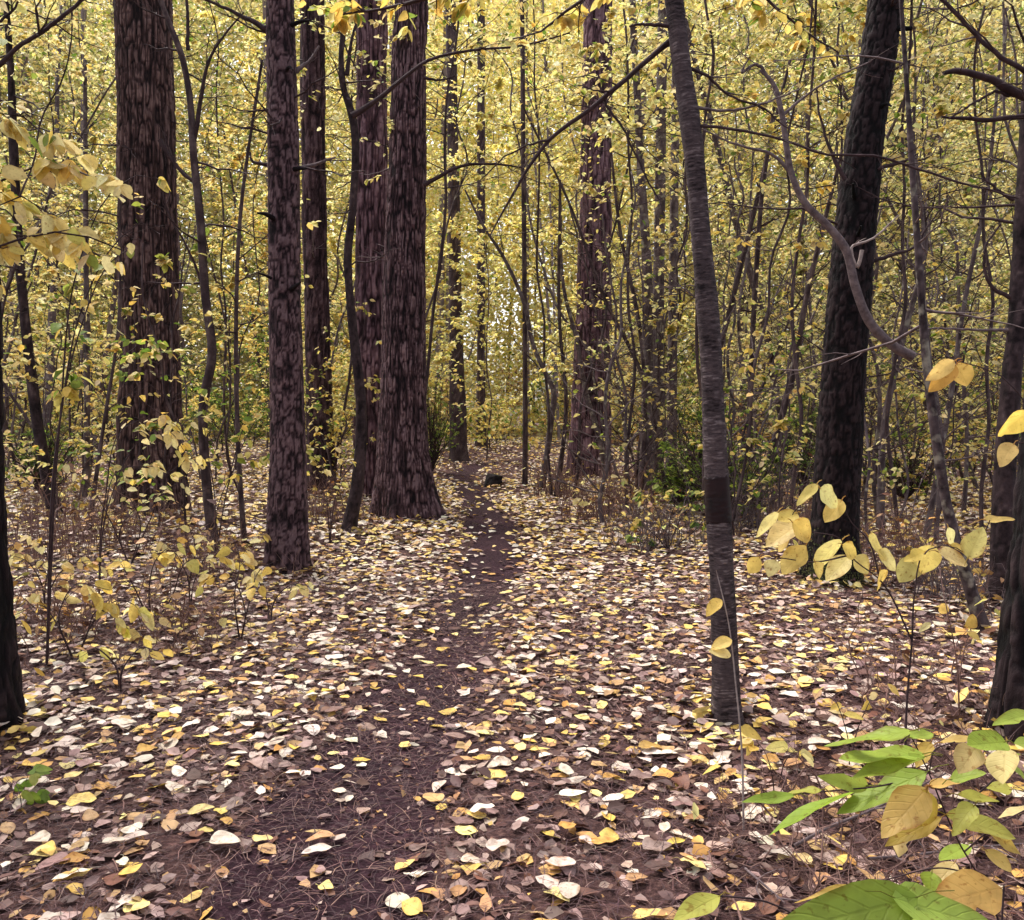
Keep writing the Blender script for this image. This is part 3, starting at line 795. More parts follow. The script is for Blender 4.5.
# --- leaning grey stem right
rt, b, P, r, Y, g = big_tree('hardwood_tree', [(905, 60, 5), (918, 250, 7), (928, 380, 9), (938, 450, 10.5), (950, 520, 12), (966, 575, 14), (984, 634, 16)], (984, 634), 'ring', 'grey',
    'grey bent stem leaning inward between the black pine and the right edge', flare=.3, seed=21, sides=30, rows=220)
dead_branches(rt, b, P, r, g, 16, .25, .95, 1.1, 'twig_grey', tw=90)

# --- arching and leaning saplings by the path's right side
def stem_tree(pl, bp, mt, lab, sd, tw=40, twl=.5, nb=8, leafn=0, name='sapling_tree', dY=0.0):
    rng = np.random.default_rng(sd); Y = base_Y(*bp)
    base = Gp(*bp); root = empty(name, base, lab, 'tree')
    pl = pl[::-1]; k = len(pl)
    pts = np.array([Pt(a, c, Y + dY * i / (k - 1)) for i, (a, c, w) in enumerate(pl)]); pts[0] = base - np.array([0, 0, .05])
    rad = np.array([w for a, c, w in pl]) * .78 * Y / F / 2
    mb = MB(); P, r = trunk_surface(mb, pts, rad, 12, 90, 'plain', rng, .3, 3)
    mb.build('trunk', M[mt], root, base, col=True)
    tb = MB(); B, Rb = branches_off(P, r, rng, nb, .35, .97, .9, (.0, .9), .1); tubes(tb, B, Rb, 4)
    Q, _ = side_twigs(tb, B, Rb, rng, tw, twl); tb.build('twigs', M['twig'], root, base)
    if leafn:
        fb = MB(); leaves_on(fb, Q, rng, leafn, .085, (YEL, PALE, GREEN), (5, 2, 1), 1)
        fb.build('foliage', M['live'], root, base, col=True, uv=True)
    return root


stem_tree([(465, 190, 2), (480, 220, 3), (505, 260, 4), (523, 300, 5), (535, 350, 5.5), (546, 374, 6), (553, 388, 7), (551, 420, 7), (541, 492, 8)], (541, 492), 'grey', 'grey sapling arching over toward the far path from beside the stout pine', 31, leafn=60)
stem_tree([(560, 190, 2.4), (566, 300, 4.5), (575, 333, 5), (587, 397, 6), (600, 440, 7), (607, 480, 8)], (607, 480), 'twig_grey' if False else 'grey', 'pale grey stem leaning across the front of the stout pine', 32, leafn=40)
stem_tree([(610, 140, 2.4), (620, 230, 4), (640, 330, 5), (645, 400, 5), (640, 505, 7)], (640, 505), 'dark_sap', 'dark thin stem bending beside the grey mottled pair', 33, leafn=80)
stem_tree([(776, 90, 3), (768, 150, 4.5), (752, 220, 5.5), (735, 290, 6), (715, 370, 7), (695, 500, 8)], (695, 500), 'dark_sap', 'dark sapling leaning outward behind the banded tree', 34, leafn=60)
stem_tree([(790, 60, 3), (765, 170, 5), (757, 260, 6), (752, 350, 6.5), (748, 505, 9)], (748, 505), 'dark_sap', 'upright dark sapling between the banded tree and the black pine', 35, leafn=60)
stem_tree([(842, 150, 3), (806, 300, 6), (792, 380, 7), (775, 440, 9), (752, 520, 12)], (752, 520), 'dark_sap', 'crooked dark stem slanting up behind the black pine', 36, leafn=30)
stem_tree([(835, 180, 3), (800, 330, 5), (786, 400, 6), (772, 512, 8)], (772, 512), 'grey', 'slender grey stem slanting close to the black pine', 37, leafn=30)
stem_tree([(520, 100, 2), (572, 210, 3), (605, 300, 4), (640, 370, 4.6), (668, 500, 6)], (668, 500), 'dark_sap', 'whip thin sapling sweeping far over the path, rooted by the slender grey trunk', 38, leafn=50)
stem_tree([(560, 180, 3), (560, 330, 4), (566, 400, 4.5), (556, 498, 7)], (556, 498), 'dark_sap', 'dark crooked sapling in front of the arching grey one', 39, leafn=30)
stem_tree([(905, 130, 4), (925, 250, 6), (905, 330, 7), (885, 420, 8), (880, 535, 10)], (880, 535), 'grey', 'grey sapling right behind the black pine', 40, leafn=50)
stem_tree([(1000, 60, 3), (985, 200, 4), (965, 300, 5), (950, 400, 6), (925, 540, 8)], (925, 540), 'grey', 'slanting grey sapling between black pine and right edge trunks', 41, leafn=50)
stem_tree([(85, 60, 4), (86, 250, 6), (87, 400, 7), (86, 500, 8)], (86, 500), 'grey', 'straight pale grey sapling left of the thick pine', 42, leafn=60)
stem_tree([(120, 190, 2), (118, 330, 3), (103, 430, 4), (88, 530, 6)], (88, 530), 'dark_sap', 'small bent sapling in front of the pale grey one', 43, leafn=40)
stem_tree([(262, 60, 3), (240, 220, 4), (236, 350, 5), (240, 480, 6), (245, 545, 7)], (245, 545), 'dark_sap', 'dark thin sapling left of the knotty conifer', 44, leafn=90)

# --- broken hanging limb, caught in front of the black pine
Yh = 6.6
pl = [(760, 70, 3), (772, 82, 5), (781, 110, 7), (787, 150, 8), (791, 172, 8), (805, 203, 9.5), (828, 226, 10), (846, 250, 11), (855, 285, 11.5), (872, 325, 12), (892, 345, 13.5), (913, 357, 14.5)]
pts = np.array([np.append(Pt(a, c, Yh), w * .68 * Yh / F / 2) for a, c, w in pl]); C = curve(pts, 60)
hb = Pt(846, 250, Yh); hroot = empty('broken_limb', hb, 'bent grey broken limb hanging in front of the black leaning pine', 'branch')
mb = MB(); trunk_surface(mb, C[::-1, :3], C[::-1, 3], 16, 120, 'plain', R, 0, 3); mb.build('limb', M['twig_grey'], hroot, hb, col=True)
hz = np.random.default_rng(5)
limb(hroot, hb, [(790, 172, 4), (770, 152, 3), (745, 145, 2.4), (700, 124, 1.5)], Yh, 'twig_grey', 6, .3, hz)
limb(hroot, hb, [(783, 115, 4), (800, 100, 3), (830, 78, 2), (870, 60, 1.4)], Yh, 'twig_grey', 8, .4, hz)
limb(hroot, hb, [(862, 250, 4), (858, 268, 3.4), (852, 248, 3), (870, 240, 2.4), (900, 215, 1.5)], Yh - .02, 'twig_pale', 2, .2, hz)
limb(hroot, hb, [(770, 80, 4), (755, 64, 3), (740, 72, 2.4), (748, 58, 1.4)], Yh, 'twig_grey', 5, .3, hz)

# --- pale bare seedling in front of the banded tree
sb = Gp(744, 832); sroot = empty('bare_seedling', sb, 'pale bare whip standing in front of the banded tree', 'seedling')
Ys = sb[1]
pts = np.array([sb - [0, 0, .03], Pt(741, 740, Ys), Pt(736, 687, Ys), Pt(728, 620, Ys + .03), Pt(716, 570, Ys + .05)]); C = curve(pts, 30)
mb = MB(); tubes(mb, C, np.linspace(.0042, .0018, 30), 7); mb.build('stem', M['twig_pale'], sroot, sb)
mb = MB(); o = np.array([Pt(732, 640, Ys), Pt(731, 655, Ys), Pt(722, 600, Ys), Pt(741, 728, Ys)])
leaves(mb, o, np.array([[-1, 0, -.3], [-1, -.2, .3], [-.8, 0, -.6], [.9, -.3, -.3]]), np.array([[0, -.6, 1.]]), .075, .05, np.array([YEL[0], YEL[2], YEL[1], YEL[3]]), 0, .2, .2)
mb.build('foliage', M['live'], sroot, sb, col=True, uv=True)

# --- charred stub on the far path
cb = Gp(494, 486); mb = MB()
trunk_surface(mb, np.array([cb - [0, 0, .05], cb + [0, 0, .07], cb + [.03, 0, .22]]), np.array([.11, .105, .09]), 28, 16, 'furrow', R, .7, 3, 2.6)
tag(mb.build('stump', M['stump'], None, cb, col=True), 'small black stump sitting on the far path among leaves', 'stump')


# ------------------------------------------------------------------ understory trees (each its own thing)
ORD = ['first', 'second', 'third', 'fourth', 'fifth', 'sixth', 'seventh', 'eighth', 'ninth', 'tenth', 'eleventh', 'twelfth', 'thirteenth', 'fourteenth', 'fifteenth', 'sixteenth', 'seventeenth', 'eighteenth', 'nineteenth', 'twentieth', 'last'] + ['last'] * 20
ZONES = [(-400, 60, 'at the far left edge'), (60, 180, 'behind the thick left pine'), (180, 262, 'between thick pine and conifer'),
         (262, 345, 'behind the knotty conifer'), (345, 440, 'behind the largest pine'), (440, 545, 'beyond the path bend'),
         (545, 640, 'around the stout pine'), (640, 700, 'behind the grey mottled pair'), (700, 800, 'behind the banded tree'),
         (800, 890, 'behind the black pine'), (890, 965, 'right of the black pine'), (965, 1500, 'at the far right edge')]


def zone(px):
    for a, b_, n in ZONES:
        if a <= px < b_: return n
    return ZONES[-1][2]


cands = []
rg = np.random.default_rng(77)
def place(n, ylo, yhi, ok, gap):
    c = 0; tries = 0
    while c < n and tries < 8000:
        tries += 1
        Y = rg.uniform(ylo, yhi); px = rg.uniform(-90, 1114)
        if not ok(px, Y): continue
        x = (px - CX) / F * Y
        if any((x - q[0]) ** 2 + (Y - q[1]) ** 2 < gap ** 2 for q in cands): continue
        cands.append((x, Y, px)); c += 1


place(24, 9.5, 16, lambda p, Y: (p < 255 or p > 700 or 545 < p < 700 and Y > 14) and not (75 < p < 235 and Y < 15.4) and not (780 < p < 880 and Y < 11), 1.0)
place(46, 16, 28, lambda p, Y: not (415 < p < 585 and Y < 25), 1.1)
place(40, 28, 44, lambda p, Y: not 455 < p < 552, 1.3)
todo = []
for (x, Y, px) in cands:
    H = min(rg.uniform(6, 15), CAMH + .5 * Y + rg.uniform(.5, 3.5))
    lean = rg.normal(0, .13, 2); far = Y > 27
    thick = Y > 16 and rg.random() < (.14 if abs(px - 500) > 90 else .04)
    r0 = rg.uniform(.07, .15) if thick else rg.uniform(.013, .028) * (1 if Y < 16 else 1.5)
    lw = 'leaning outward' if abs(lean[0]) > .1 else 'upright'
    dist = 'nearer' if Y < 16 else 'middle distance' if Y < 28 else 'far back'
    kindw = ('dark trunk' if thick else 'thin sapling')
    todo.append([x, Y, px, H, lean, r0, thick, f'{kindw} with yellow leaves, {dist}, {zone(px)}'])
from collections import defaultdict
byl = defaultdict(list)
for t in todo: byl[t[-1]].append(t)
for lab, ts in byl.items():
    if len(ts) > 1:
        ts.sort(key=lambda t: t[2])
        for k, t in enumerate(ts): t[-1] = f'{ORD[k]} {lab}' if len(lab.split()) < 16 else lab
for x, Y, px, H, lean, r0, thick, lab in todo:
    far = Y > 27; mid = Y > 16
    green = rg.random() < (.32 if px < 350 else .15)
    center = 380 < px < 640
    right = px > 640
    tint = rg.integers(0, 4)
    main = [FARY, FARY + OLIVE, YEL, FARY + PALE + PALE][tint] if not center else GLOW_YEL
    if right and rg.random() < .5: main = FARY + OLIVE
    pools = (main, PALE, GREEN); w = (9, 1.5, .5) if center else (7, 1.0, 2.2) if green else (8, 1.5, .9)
    sapling('hardwood_tree' if thick else 'sapling_tree', x, Y, H, r0, rg, lab, 'understory trees filling the woods', lean=lean, crook=.11 if not thick else .03, arch=0 if thick else rg.normal(0, .13),
            cs=.12 if far else .13 if mid else .16, nb=32 if far else 34 if mid else 26, blen=2.0 if far else 1.8 if mid else 1.3,
            tw=320 if far else 320 if mid else 208, twl=.75 if far else .65 if mid else .5, nl=int((5000 if far else 4200 if mid else 1300) * (.62 if right else .9) * (rg.uniform(.35, 1.5) if not center else 1)),
            L=(.125 if far else .1 if mid else .085) * rg.uniform(.85, 1.25), pools=pools, w=w, lod=2 if mid else 1,
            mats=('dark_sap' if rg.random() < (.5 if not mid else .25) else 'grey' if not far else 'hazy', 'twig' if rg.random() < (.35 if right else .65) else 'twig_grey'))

# slender leafy hardwoods whose crowns hang over the path
ro = np.random.default_rng(616)
for px, Y, H, r0, ln, lab in (
    (-75, 6.5, 7.2, .028, (.0, 0), 'slender leafy hardwood outside the left edge, boughs reaching in'), (232, 16, 10, .03, (-.02, 0), 'slender leafy hardwood between thick pine and conifer, crown overhead'),
    (331, 15, 9.6, .034, (.06, 0), 'slender leafy hardwood right of the knotty conifer, crown overhead'), (396, 13.2, 9.6, .04, (.14, 0), 'leafy hardwood hidden behind the largest pine, crown over the path'),
    (552, 15.5, 10.2, .036, (-.05, 0), 'leafy hardwood by the arching sapling, crown over the path'), (628, 12.6, 9.4, .034, (-.1, 0), 'leafy hardwood near the grey mottled pair, crown leaning over the path'),
    (712, 10.2, 8.6, .03, (-.05, 0), 'slender leafy hardwood just behind the banded tree'), (790, 9.8, 8.4, .032, (.0, 0), 'slender leafy hardwood left of the black pine'),
    (902, 9.8, 8.4, .03, (.03, 0), 'slender leafy hardwood right of the black pine, crown overhead'), (985, 9.6, 8.4, .028, (-.02, 0), 'slender leafy hardwood beside the edge trunks, crown overhead'),
    (72, 17, 10.4, .03, (.0, 0), 'slender leafy hardwood left of the thick pine, crown overhead')):
    sapling('hardwood_tree', (px - CX) / F * Y, Y, H, r0 * .68, ro, lab, 'leafy hardwoods with crowns overhead', lean=ln, crook=.06, cs=.44, nb=34, blen=2.0, tw=306, twl=.55,
            nl=1900, L=.088, pools=(FARY, PALE, GREEN), w=(7, 2, 1.3), lod=1, mats=('dark_sap', 'twig'), sides=12, elev=(-.05, .6))

# young leafy saplings close by
rn = np.random.default_rng(515); close = []; tries = 0
while len(close) < 20 and tries < 5000:
    tries += 1
    Y = rn.uniform(8, 14); px = rn.uniform(-30, 1060)
    if not (px < 258 or 296 < px < 345 and Y > 9.5 or 610 < px < 690 and Y > 12.5 or px > 735 and Y > 9) or 790 < px < 880 and Y < 10: continue
    x = (px - CX) / F * Y
    if any((x - q[0]) ** 2 + (Y - q[1]) ** 2 < .7 for q in close): continue
    close.append((x, Y, px))
byl = defaultdict(list)
for x, Y, px in close: byl[f"young leafy sapling, {'nearer' if Y < 11 else 'farther'}, {zone(px)}"].append((x, Y, px))
for lab, ts in byl.items():
    ts.sort(key=lambda t: t[2])
    for k, (x, Y, px) in enumerate(ts):
        gr = rn.random() < .5
        sapling('sapling_tree', x, Y, rn.uniform(1.3, 3.2), .011, rn, f'{ORD[k]} {lab}' if len(ts) > 1 else lab, 'young leafy saplings', 'sapling', lean=rn.normal(0, .12, 2), crook=.09, cs=.12, nb=15, blen=.75,
                tw=75, twl=.3, nl=230, L=.085, pools=(YEL, PALE, GREEN), w=(3, 2, 3.5) if gr else (4, 3, 1), lod=1, mats=('dark_sap', 'twig'), sides=6, elev=(.1, .8))

# bare twiggy saplings criss-crossing the middle ground
bare = []
rbz = np.random.default_rng(909); tries = 0
while len(bare) < 40 and tries < 5000:
    tries += 1
    Y = rbz.uniform(8.5, 19); px = rbz.uniform(-40, 1064)
    if len(bare) > 16 and px < 600: continue
    if 262 < px < 440 and Y < 15 or 440 <= px < 590 or (px > 560 and Y < 10 and px < 860) or (80 < px < 230 and Y < 15): continue
    x = (px - CX) / F * Y
    if any((x - q[0]) ** 2 + (Y - q[1]) ** 2 < .8 for q in bare): continue
    bare.append((x, Y, px))
byl = defaultdict(list)
for x, Y, px in bare: byl[f"bare twiggy grey sapling, {'nearer' if Y < 13 else 'farther'}, {zone(px)}"].append((x, Y, px))
for lab, ts in byl.items():
    ts.sort(key=lambda t: t[2])
    for k, (x, Y, px) in enumerate(ts):
        sapling('sapling_tree', x, Y, min(rbz.uniform(3, 9), 2.4 + .5 * Y), rbz.uniform(.014, .03), rbz, f'{ORD[k]} {lab}' if len(ts) > 1 else lab, 'bare saplings in the middle ground', lean=rbz.normal(0, .16, 2), crook=.09, cs=.1, nb=24, blen=1.3,
                tw=200, twl=.5, nl=70, L=.08, pools=(FARY, PALE, GREEN), w=(3, 3, 1), lod=1, mats=('grey', 'twig_grey' if rbz.random() < .6 else 'twig'), sides=8, elev=(.0, .9))

# low shrubs under the trees
cands_low = []
rs = np.random.default_rng(404)
tries = 0
while len(cands_low) < 84 and tries < 9000:
    tries += 1
    Y = rs.uniform(13, 44) if rs.random() < .6 else rs.uniform(24, 44); px = rs.uniform(-70, 1094)
    if 395 < px < 575 and Y < 27: continue
    if 575 <= px < 640 and Y < 18: continue
    if 80 < px < 200 and Y < 14.5: continue
    x = (px - CX) / F * Y
    if any((x - q[0]) ** 2 + (Y - q[1]) ** 2 < 1.0 for q in cands_low): continue
    cands_low.append((x, Y, px))
byl = defaultdict(list)
for x, Y, px in cands_low:
    kd = rs.choice(3, p=[.45, .35, .2]); d = 'nearer' if Y < 20 else 'middle distance' if Y < 30 else 'far back'
    byl[f"low {['yellow', 'green', 'brown'][kd]} leaved shrub, {d}, {zone(px)}"].append((x, Y, px, kd))
for lab, ts in byl.items():
    ts.sort(key=lambda t: t[2])
    for k, (x, Y, px, kd) in enumerate(ts):
        sapling('shrub', x, Y, rs.uniform(.9, 2.4) * (1 + .012 * Y), .02, rs, f'{ORD[k]} {lab}' if len(ts) > 1 else lab, 'low shrubs under the trees', 'shrub', lean=rs.normal(0, .1, 2), crook=.08, cs=.05, nb=26, blen=1.0 + .02 * Y,
                tw=170, twl=.45, nl=1300, L=.075 if Y < 22 else .11, pools=((YEL, PALE, GREEN), (GREEN, DGREEN, YEL), (TAN, BROWN, YEL))[kd], w=((6, 2, 2), (4, 3, 1.5), (3, 3, 2))[kd], lod=2, mats=('dark_sap', 'twig'), sides=6, elev=(.2, 1.1))

# ------------------------------------------------------------------ far wood (one mass)
rf = np.random.default_rng(3)
mb = MB(); n = 130
yy = rf.uniform(46, 85, n); xx = rf.uniform(-.72, .72, n) * yy
s = np.linspace(0, 1, 6)
P = np.stack([xx, yy, np.full(n, -.1)], -1)[:, None] + np.array([0, 0, 1.])[None, None] * (s * 34)[None, :, None] + rf.normal(0, .03, (n, 1, 3)) * (s * 34)[None, :, None] * np.array([1, 1, 0])
rr = np.where(rf.random(n) < .3, rf.uniform(.18, .34, n), rf.uniform(.05, .12, n))
tubes(mb, P, rr[:, None] * (1 - .5 * s)[None], 6)
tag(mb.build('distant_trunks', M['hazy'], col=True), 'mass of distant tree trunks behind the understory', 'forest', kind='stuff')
mb = MB(); n = 950000
yy = rf.uniform(46, 95, n); xx = rf.uniform(-.75, .75, n) * yy; zz = rf.random(n) ** .9 * .56 * yy
keep = vnoise(xx * .28, yy * .28, zz * .35) + .18 * vnoise(xx * 1.2, yy * 1.2, zz * 1.6) + .12 * np.exp(-zz / 6) > .33 + .12 * sstep(9, 22, zz)
xx, yy, zz = xx[keep], yy[keep], zz[keep]; n = len(xx)
kp = ~((np.abs(xx / yy + .008) < .055 + .02 * vnoise(zz * .3, 2.)) & (yy > 53) & (zz < 17) & (rf.random(n) < .42)); xx, yy, zz = xx[kp], yy[kp], zz[kp]; n = len(xx)
c, _ = pick((GLOW_YEL, PALE, GREEN), (9, 3, .8), n, rf, .12)  # middle of the mass carries the painted glow in its leaf colour
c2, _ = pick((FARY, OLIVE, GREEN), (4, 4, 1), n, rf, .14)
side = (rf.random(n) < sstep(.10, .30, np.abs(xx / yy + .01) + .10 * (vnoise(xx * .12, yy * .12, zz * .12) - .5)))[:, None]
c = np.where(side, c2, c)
ax = rf.normal(0, 1, (n, 3)); ax[:, 2] = ax[:, 2] * .5 - .3
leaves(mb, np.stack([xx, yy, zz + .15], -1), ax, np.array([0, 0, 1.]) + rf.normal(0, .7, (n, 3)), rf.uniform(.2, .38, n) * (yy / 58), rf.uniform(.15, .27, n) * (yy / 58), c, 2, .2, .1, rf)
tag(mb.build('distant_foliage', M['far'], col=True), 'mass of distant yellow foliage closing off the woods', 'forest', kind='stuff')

# ------------------------------------------------------------------ shrubs and sprays
def spray_plant(name, bp, stems, label, cat, seed, L=.09, pools=(YEL, PALE), w=(3, 1), per=10, lod=1, mt='twig', fan=.18, hang=.6, tw=5, r=.006, dY=0.0, base=None):
    """a shrub rooted at ground pixel bp; stems: lists of pixel points at depth Y (of the base); leaves along the outer part"""
    rng = np.random.default_rng(seed)
    base = Gp(*bp) if base is None else np.array(base); Y = base[1]
    root = empty(name, base, label, cat)
    fb = MB()
    for st in stems:
        k = len(st)
        pts = np.array([base - np.array([0, 0, .03])] + [Pt(a, c, Y + dY + rng.normal(0, .06)) for a, c in st])
        C = curve(pts, 22); rad = np.linspace(r, r * .3, 22)
        mb = MB(); tubes(mb, C, rad, 6)
        T = norm(C[-1] - C[-6])
        Q = None
        if tw:
            Q, _ = side_twigs(mb, C[None, 8:], rad[None, 8:], rng, tw, fan, 4)
        mb.build('stem', M[mt], root, base)
        S = np.concatenate([Q, curve(C[13:], 4)[None]], 0) if Q is not None else C[None, 10:]
        n = per; m, kk, _ = S.shape
        bi = rng.integers(0, m, n); sidx = rng.uniform(.25, 1, n) * (kk - 1); i = np.minimum(sidx.astype(int), kk - 2); fr = (sidx - i)[:, None]
        o = S[bi, i] * (1 - fr) + S[bi, i + 1] * fr; t = norm(S[bi, i + 1] - S[bi, i])
        sv = norm(np.cross(t, [0, 0, 1.])) * np.where(rng.random(n) < .5, -1, 1)[:, None]
        ax = norm(t * .5 + sv * rng.uniform(.3, .9, (n, 1)) + np.array([0, 0, -1.]) * rng.normal(hang, .3, (n, 1)))
        nr = np.array([0, -.55, .8]) + rng.normal(0, .4, (n, 3))
        Ls = L * rng.uniform(.7, 1.15, n); c, _ = pick(pools, w, n, rng, .09)
        leaves(fb, o, ax, nr, Ls, Ls * rng.uniform(.5, .68, n), c, lod, rng.uniform(.05, .4, n), rng.uniform(0, .3, n), rng, wave=.02 if lod == 0 else 0)
    fb.build('foliage', M['live'], root, base, col=True, uv=True)
    return root


def at_base(px, Y):
    x = (px - CX) / F * Y
    return np.array([x, Y, float(ground(x, Y))])


# left overhanging beech-like spray (rooted outside the frame on the left)
spray_plant('leafy_sapling', None, [[(-70, 420), (-40, 220), (10, 176), (45, 164), (95, 178), (122, 182)],
                                    [(-70, 420), (-45, 260), (0, 247), (40, 233), (85, 236), (122, 250)],
                                    [(-70, 420), (-50, 240), (0, 205), (25, 196), (50, 214)],
                                    [(-60, 400), (-30, 240), (20, 235), (60, 240), (100, 256)],
                                    [(-70, 420), (-50, 150), (-10, 110), (30, 120), (50, 140)]],
            'sapling with a drooping spray of large golden leaves reaching in from the left edge', 'sapling', 51, pools=(YEL, PALE, GREEN), w=(3, 3, .35), L=.088, per=85, lod=0, hang=.75, fan=.2, tw=16, base=at_base(-90, 3.7), r=.011)
spray_plant('leafy_sapling', None, [[(60, 420), (80, 260), (105, 200), (130, 176), (165, 180)], [(60, 420), (85, 300), (120, 238), (140, 222), (160, 234)], [(60, 420), (80, 330), (110, 262), (135, 246)]],
            'sapling with small clusters of green and yellow leaves in front of the thick left pine', 'sapling', 52, L=.085, pools=(YEL, GREEN), w=(2, 1.3), per=18, lod=0, hang=.8, fan=.1, tw=4, base=at_base(40, 5.0), r=.008)
spray_plant('leafy_sapling', (98, 610), [[(105, 500), (128, 425), (150, 417), (172, 422), (195, 447)], [(110, 500), (140, 440), (165, 428), (190, 460)], [(105, 520), (120, 470), (150, 466), (180, 480)]],
            'sapling with a pale yellow arching spray across the foot of the thick left pine', 'sapling', 53, L=.085, pools=(YEL, PALE), w=(1, 2), per=22, lod=1, fan=.2, tw=6)
k = 54
for bp, st, lab, kw in (
    ((75, 660), [[(60, 610), (75, 585), (110, 590)], [(95, 620), (120, 600), (150, 615)], [(60, 630), (40, 605), (15, 615)], [(85, 640), (100, 610), (130, 630)]], 'low bush of broad yellow leaves on the left, in front of the dead brush', dict(L=.10, per=10, lod=0)),
    ((150, 625), [[(150, 580), (165, 550), (180, 542)], [(170, 600), (190, 560), (215, 558)], [(140, 600), (125, 570), (120, 562)]], 'short yellow-leaved seedling below the thick left pine', dict(L=.10, per=6, lod=0)),
    ((240, 640), [[(235, 590), (240, 560), (232, 535)], [(245, 610), (225, 575), (205, 580)], [(250, 600), (260, 570), (278, 560)]], 'yellow seedling with hanging leaves just left of the knotty conifer foot', dict(L=.10, per=7, lod=0)),
    ((215, 560), [[(230, 480), (250, 430), (272, 395)], [(220, 500), (245, 460), (275, 455)], [(215, 500), (205, 420), (212, 385)], [(225, 500), (250, 410), (285, 350)]], 'sapling with yellow-green leaves left of the knotty conifer', dict(L=.09, pools=(YEL, GREEN), w=(2, 1), per=16)),
    ((130, 565), [[(110, 520), (85, 480), (60, 462)], [(140, 520), (120, 485), (105, 470)], [(150, 520), (165, 490), (190, 480)], [(120, 530), (150, 500), (175, 505)]], 'scattered pale leaves on thin shoots at the foot of the thick left pine', dict(L=.085, pools=(PALE, GREEN), w=(3, 1), per=7)),
    ((330, 545), [[(325, 480), (318, 440), (312, 420)], [(335, 500), (345, 470), (335, 450)], [(325, 500), (300, 490), (305, 470)]], 'small yellow-leaved shoot between conifer and crooked dark stem', dict(L=.09, per=9)),
    ((607, 530), [[(600, 490), (598, 462), (592, 445)], [(615, 500), (625, 470), (635, 460)], [(605, 500), (612, 470), (618, 450)], [(600, 510), (585, 500), (575, 492)], [(620, 515), (640, 495), (648, 480)]], 'pale leaved seedlings right of the path near the stout pine', dict(L=.1, pools=(PALE, GREEN), w=(3, 1), per=8, mt='brush')),
    ((668, 548), [[(660, 520), (650, 500), (640, 495)], [(680, 520), (690, 503), (705, 505)], [(670, 520), (675, 500), (668, 490)], [(655, 535), (640, 525), (632, 520)], [(690, 535), (705, 520), (715, 525)]], 'low yellow-green bush left of the banded tree', dict(L=.085, pools=(YEL, GREEN, DGREEN), w=(2, 2, 1), per=13)),
    ((640, 552), [[(636, 540), (630, 536)], [(645, 542), (652, 540)]], 'tiny bright green plant at the edge of the leaf litter by the low bush', dict(L=.08, pools=(GREEN, DGREEN), w=(2, 1), per=9, tw=2, fan=.06)),
    ((455, 470), [[(452, 430), (440, 400), (432, 385)], [(462, 440), (475, 410), (490, 400)], [(458, 440), (462, 390), (455, 370)], [(470, 450), (490, 430), (500, 425)]], 'yellow-green bushy sapling at the path bend behind the largest pine', dict(L=.14, pools=(YEL, GREEN), w=(2, 1.3), per=34, fan=.6, tw=12)),
    ((508, 464), [[(505, 440), (500, 420)], [(515, 440), (525, 425)], [(510, 450), (535, 440)]], 'low yellowish bush closing the end of the path', dict(L=.15, pools=(YEL, GREEN), w=(2, 1), per=34, fan=.6, tw=10)),
    ((905, 565), [[(890, 500), (880, 450), (900, 420)], [(915, 500), (935, 440), (930, 400)], [(905, 500), (895, 470), (870, 480)], [(920, 520), (945, 480), (960, 470)]], 'airy shrub of small pale leaves right of the black pine', dict(L=.06, pools=(PALE, GREEN), w=(2, 1.3), per=26, mt='twig_grey', fan=.3)),
    ((45, 620), [[(40, 580), (25, 560), (10, 555)], [(50, 590), (70, 565), (90, 560)], [(45, 590), (48, 560), (40, 540)]], 'pale yellow leaved shrub behind the left edge trunk', dict(L=.085, pools=(PALE, YEL), w=(2, 1), per=13)),
    ((190, 612), [[(185, 570), (170, 550), (155, 552)], [(195, 580), (210, 555), (228, 560)], [(190, 580), (195, 545), (188, 525)]], 'pale yellow seedling below the thin wavy dark sapling', dict(L=.085, pools=(PALE, YEL), w=(2, 1), per=10)),
    ((270, 625), [[(265, 595), (255, 580), (245, 582)], [(275, 600), (290, 585), (305, 590)]], 'small pale seedling at the foot of the knotty conifer', dict(L=.085, pools=(PALE, YEL), w=(2, 1), per=8)),
    ((120, 690), [[(115, 665), (100, 650), (88, 652)], [(125, 665), (140, 648), (155, 650)]], 'low yellow seedling in open litter, nearest plant to the left edge trunk', dict(L=.085, per=6, lod=0)),
    ((22, 810), [[(24, 790), (30, 770)], [(20, 795), (12, 780)], [(26, 800), (38, 792)]], 'tiny bright green seedling in the litter near the left edge', dict(L=.055, pools=(GREEN,), w=(1,), per=6, lod=0, tw=2, fan=.05, r=.002))):
    spray_plant('seedling' if 'seedling' in lab or 'tiny' in lab else 'shrub', bp, st, lab, 'seedling' if 'seedling' in lab else 'shrub', k, **kw); k += 1

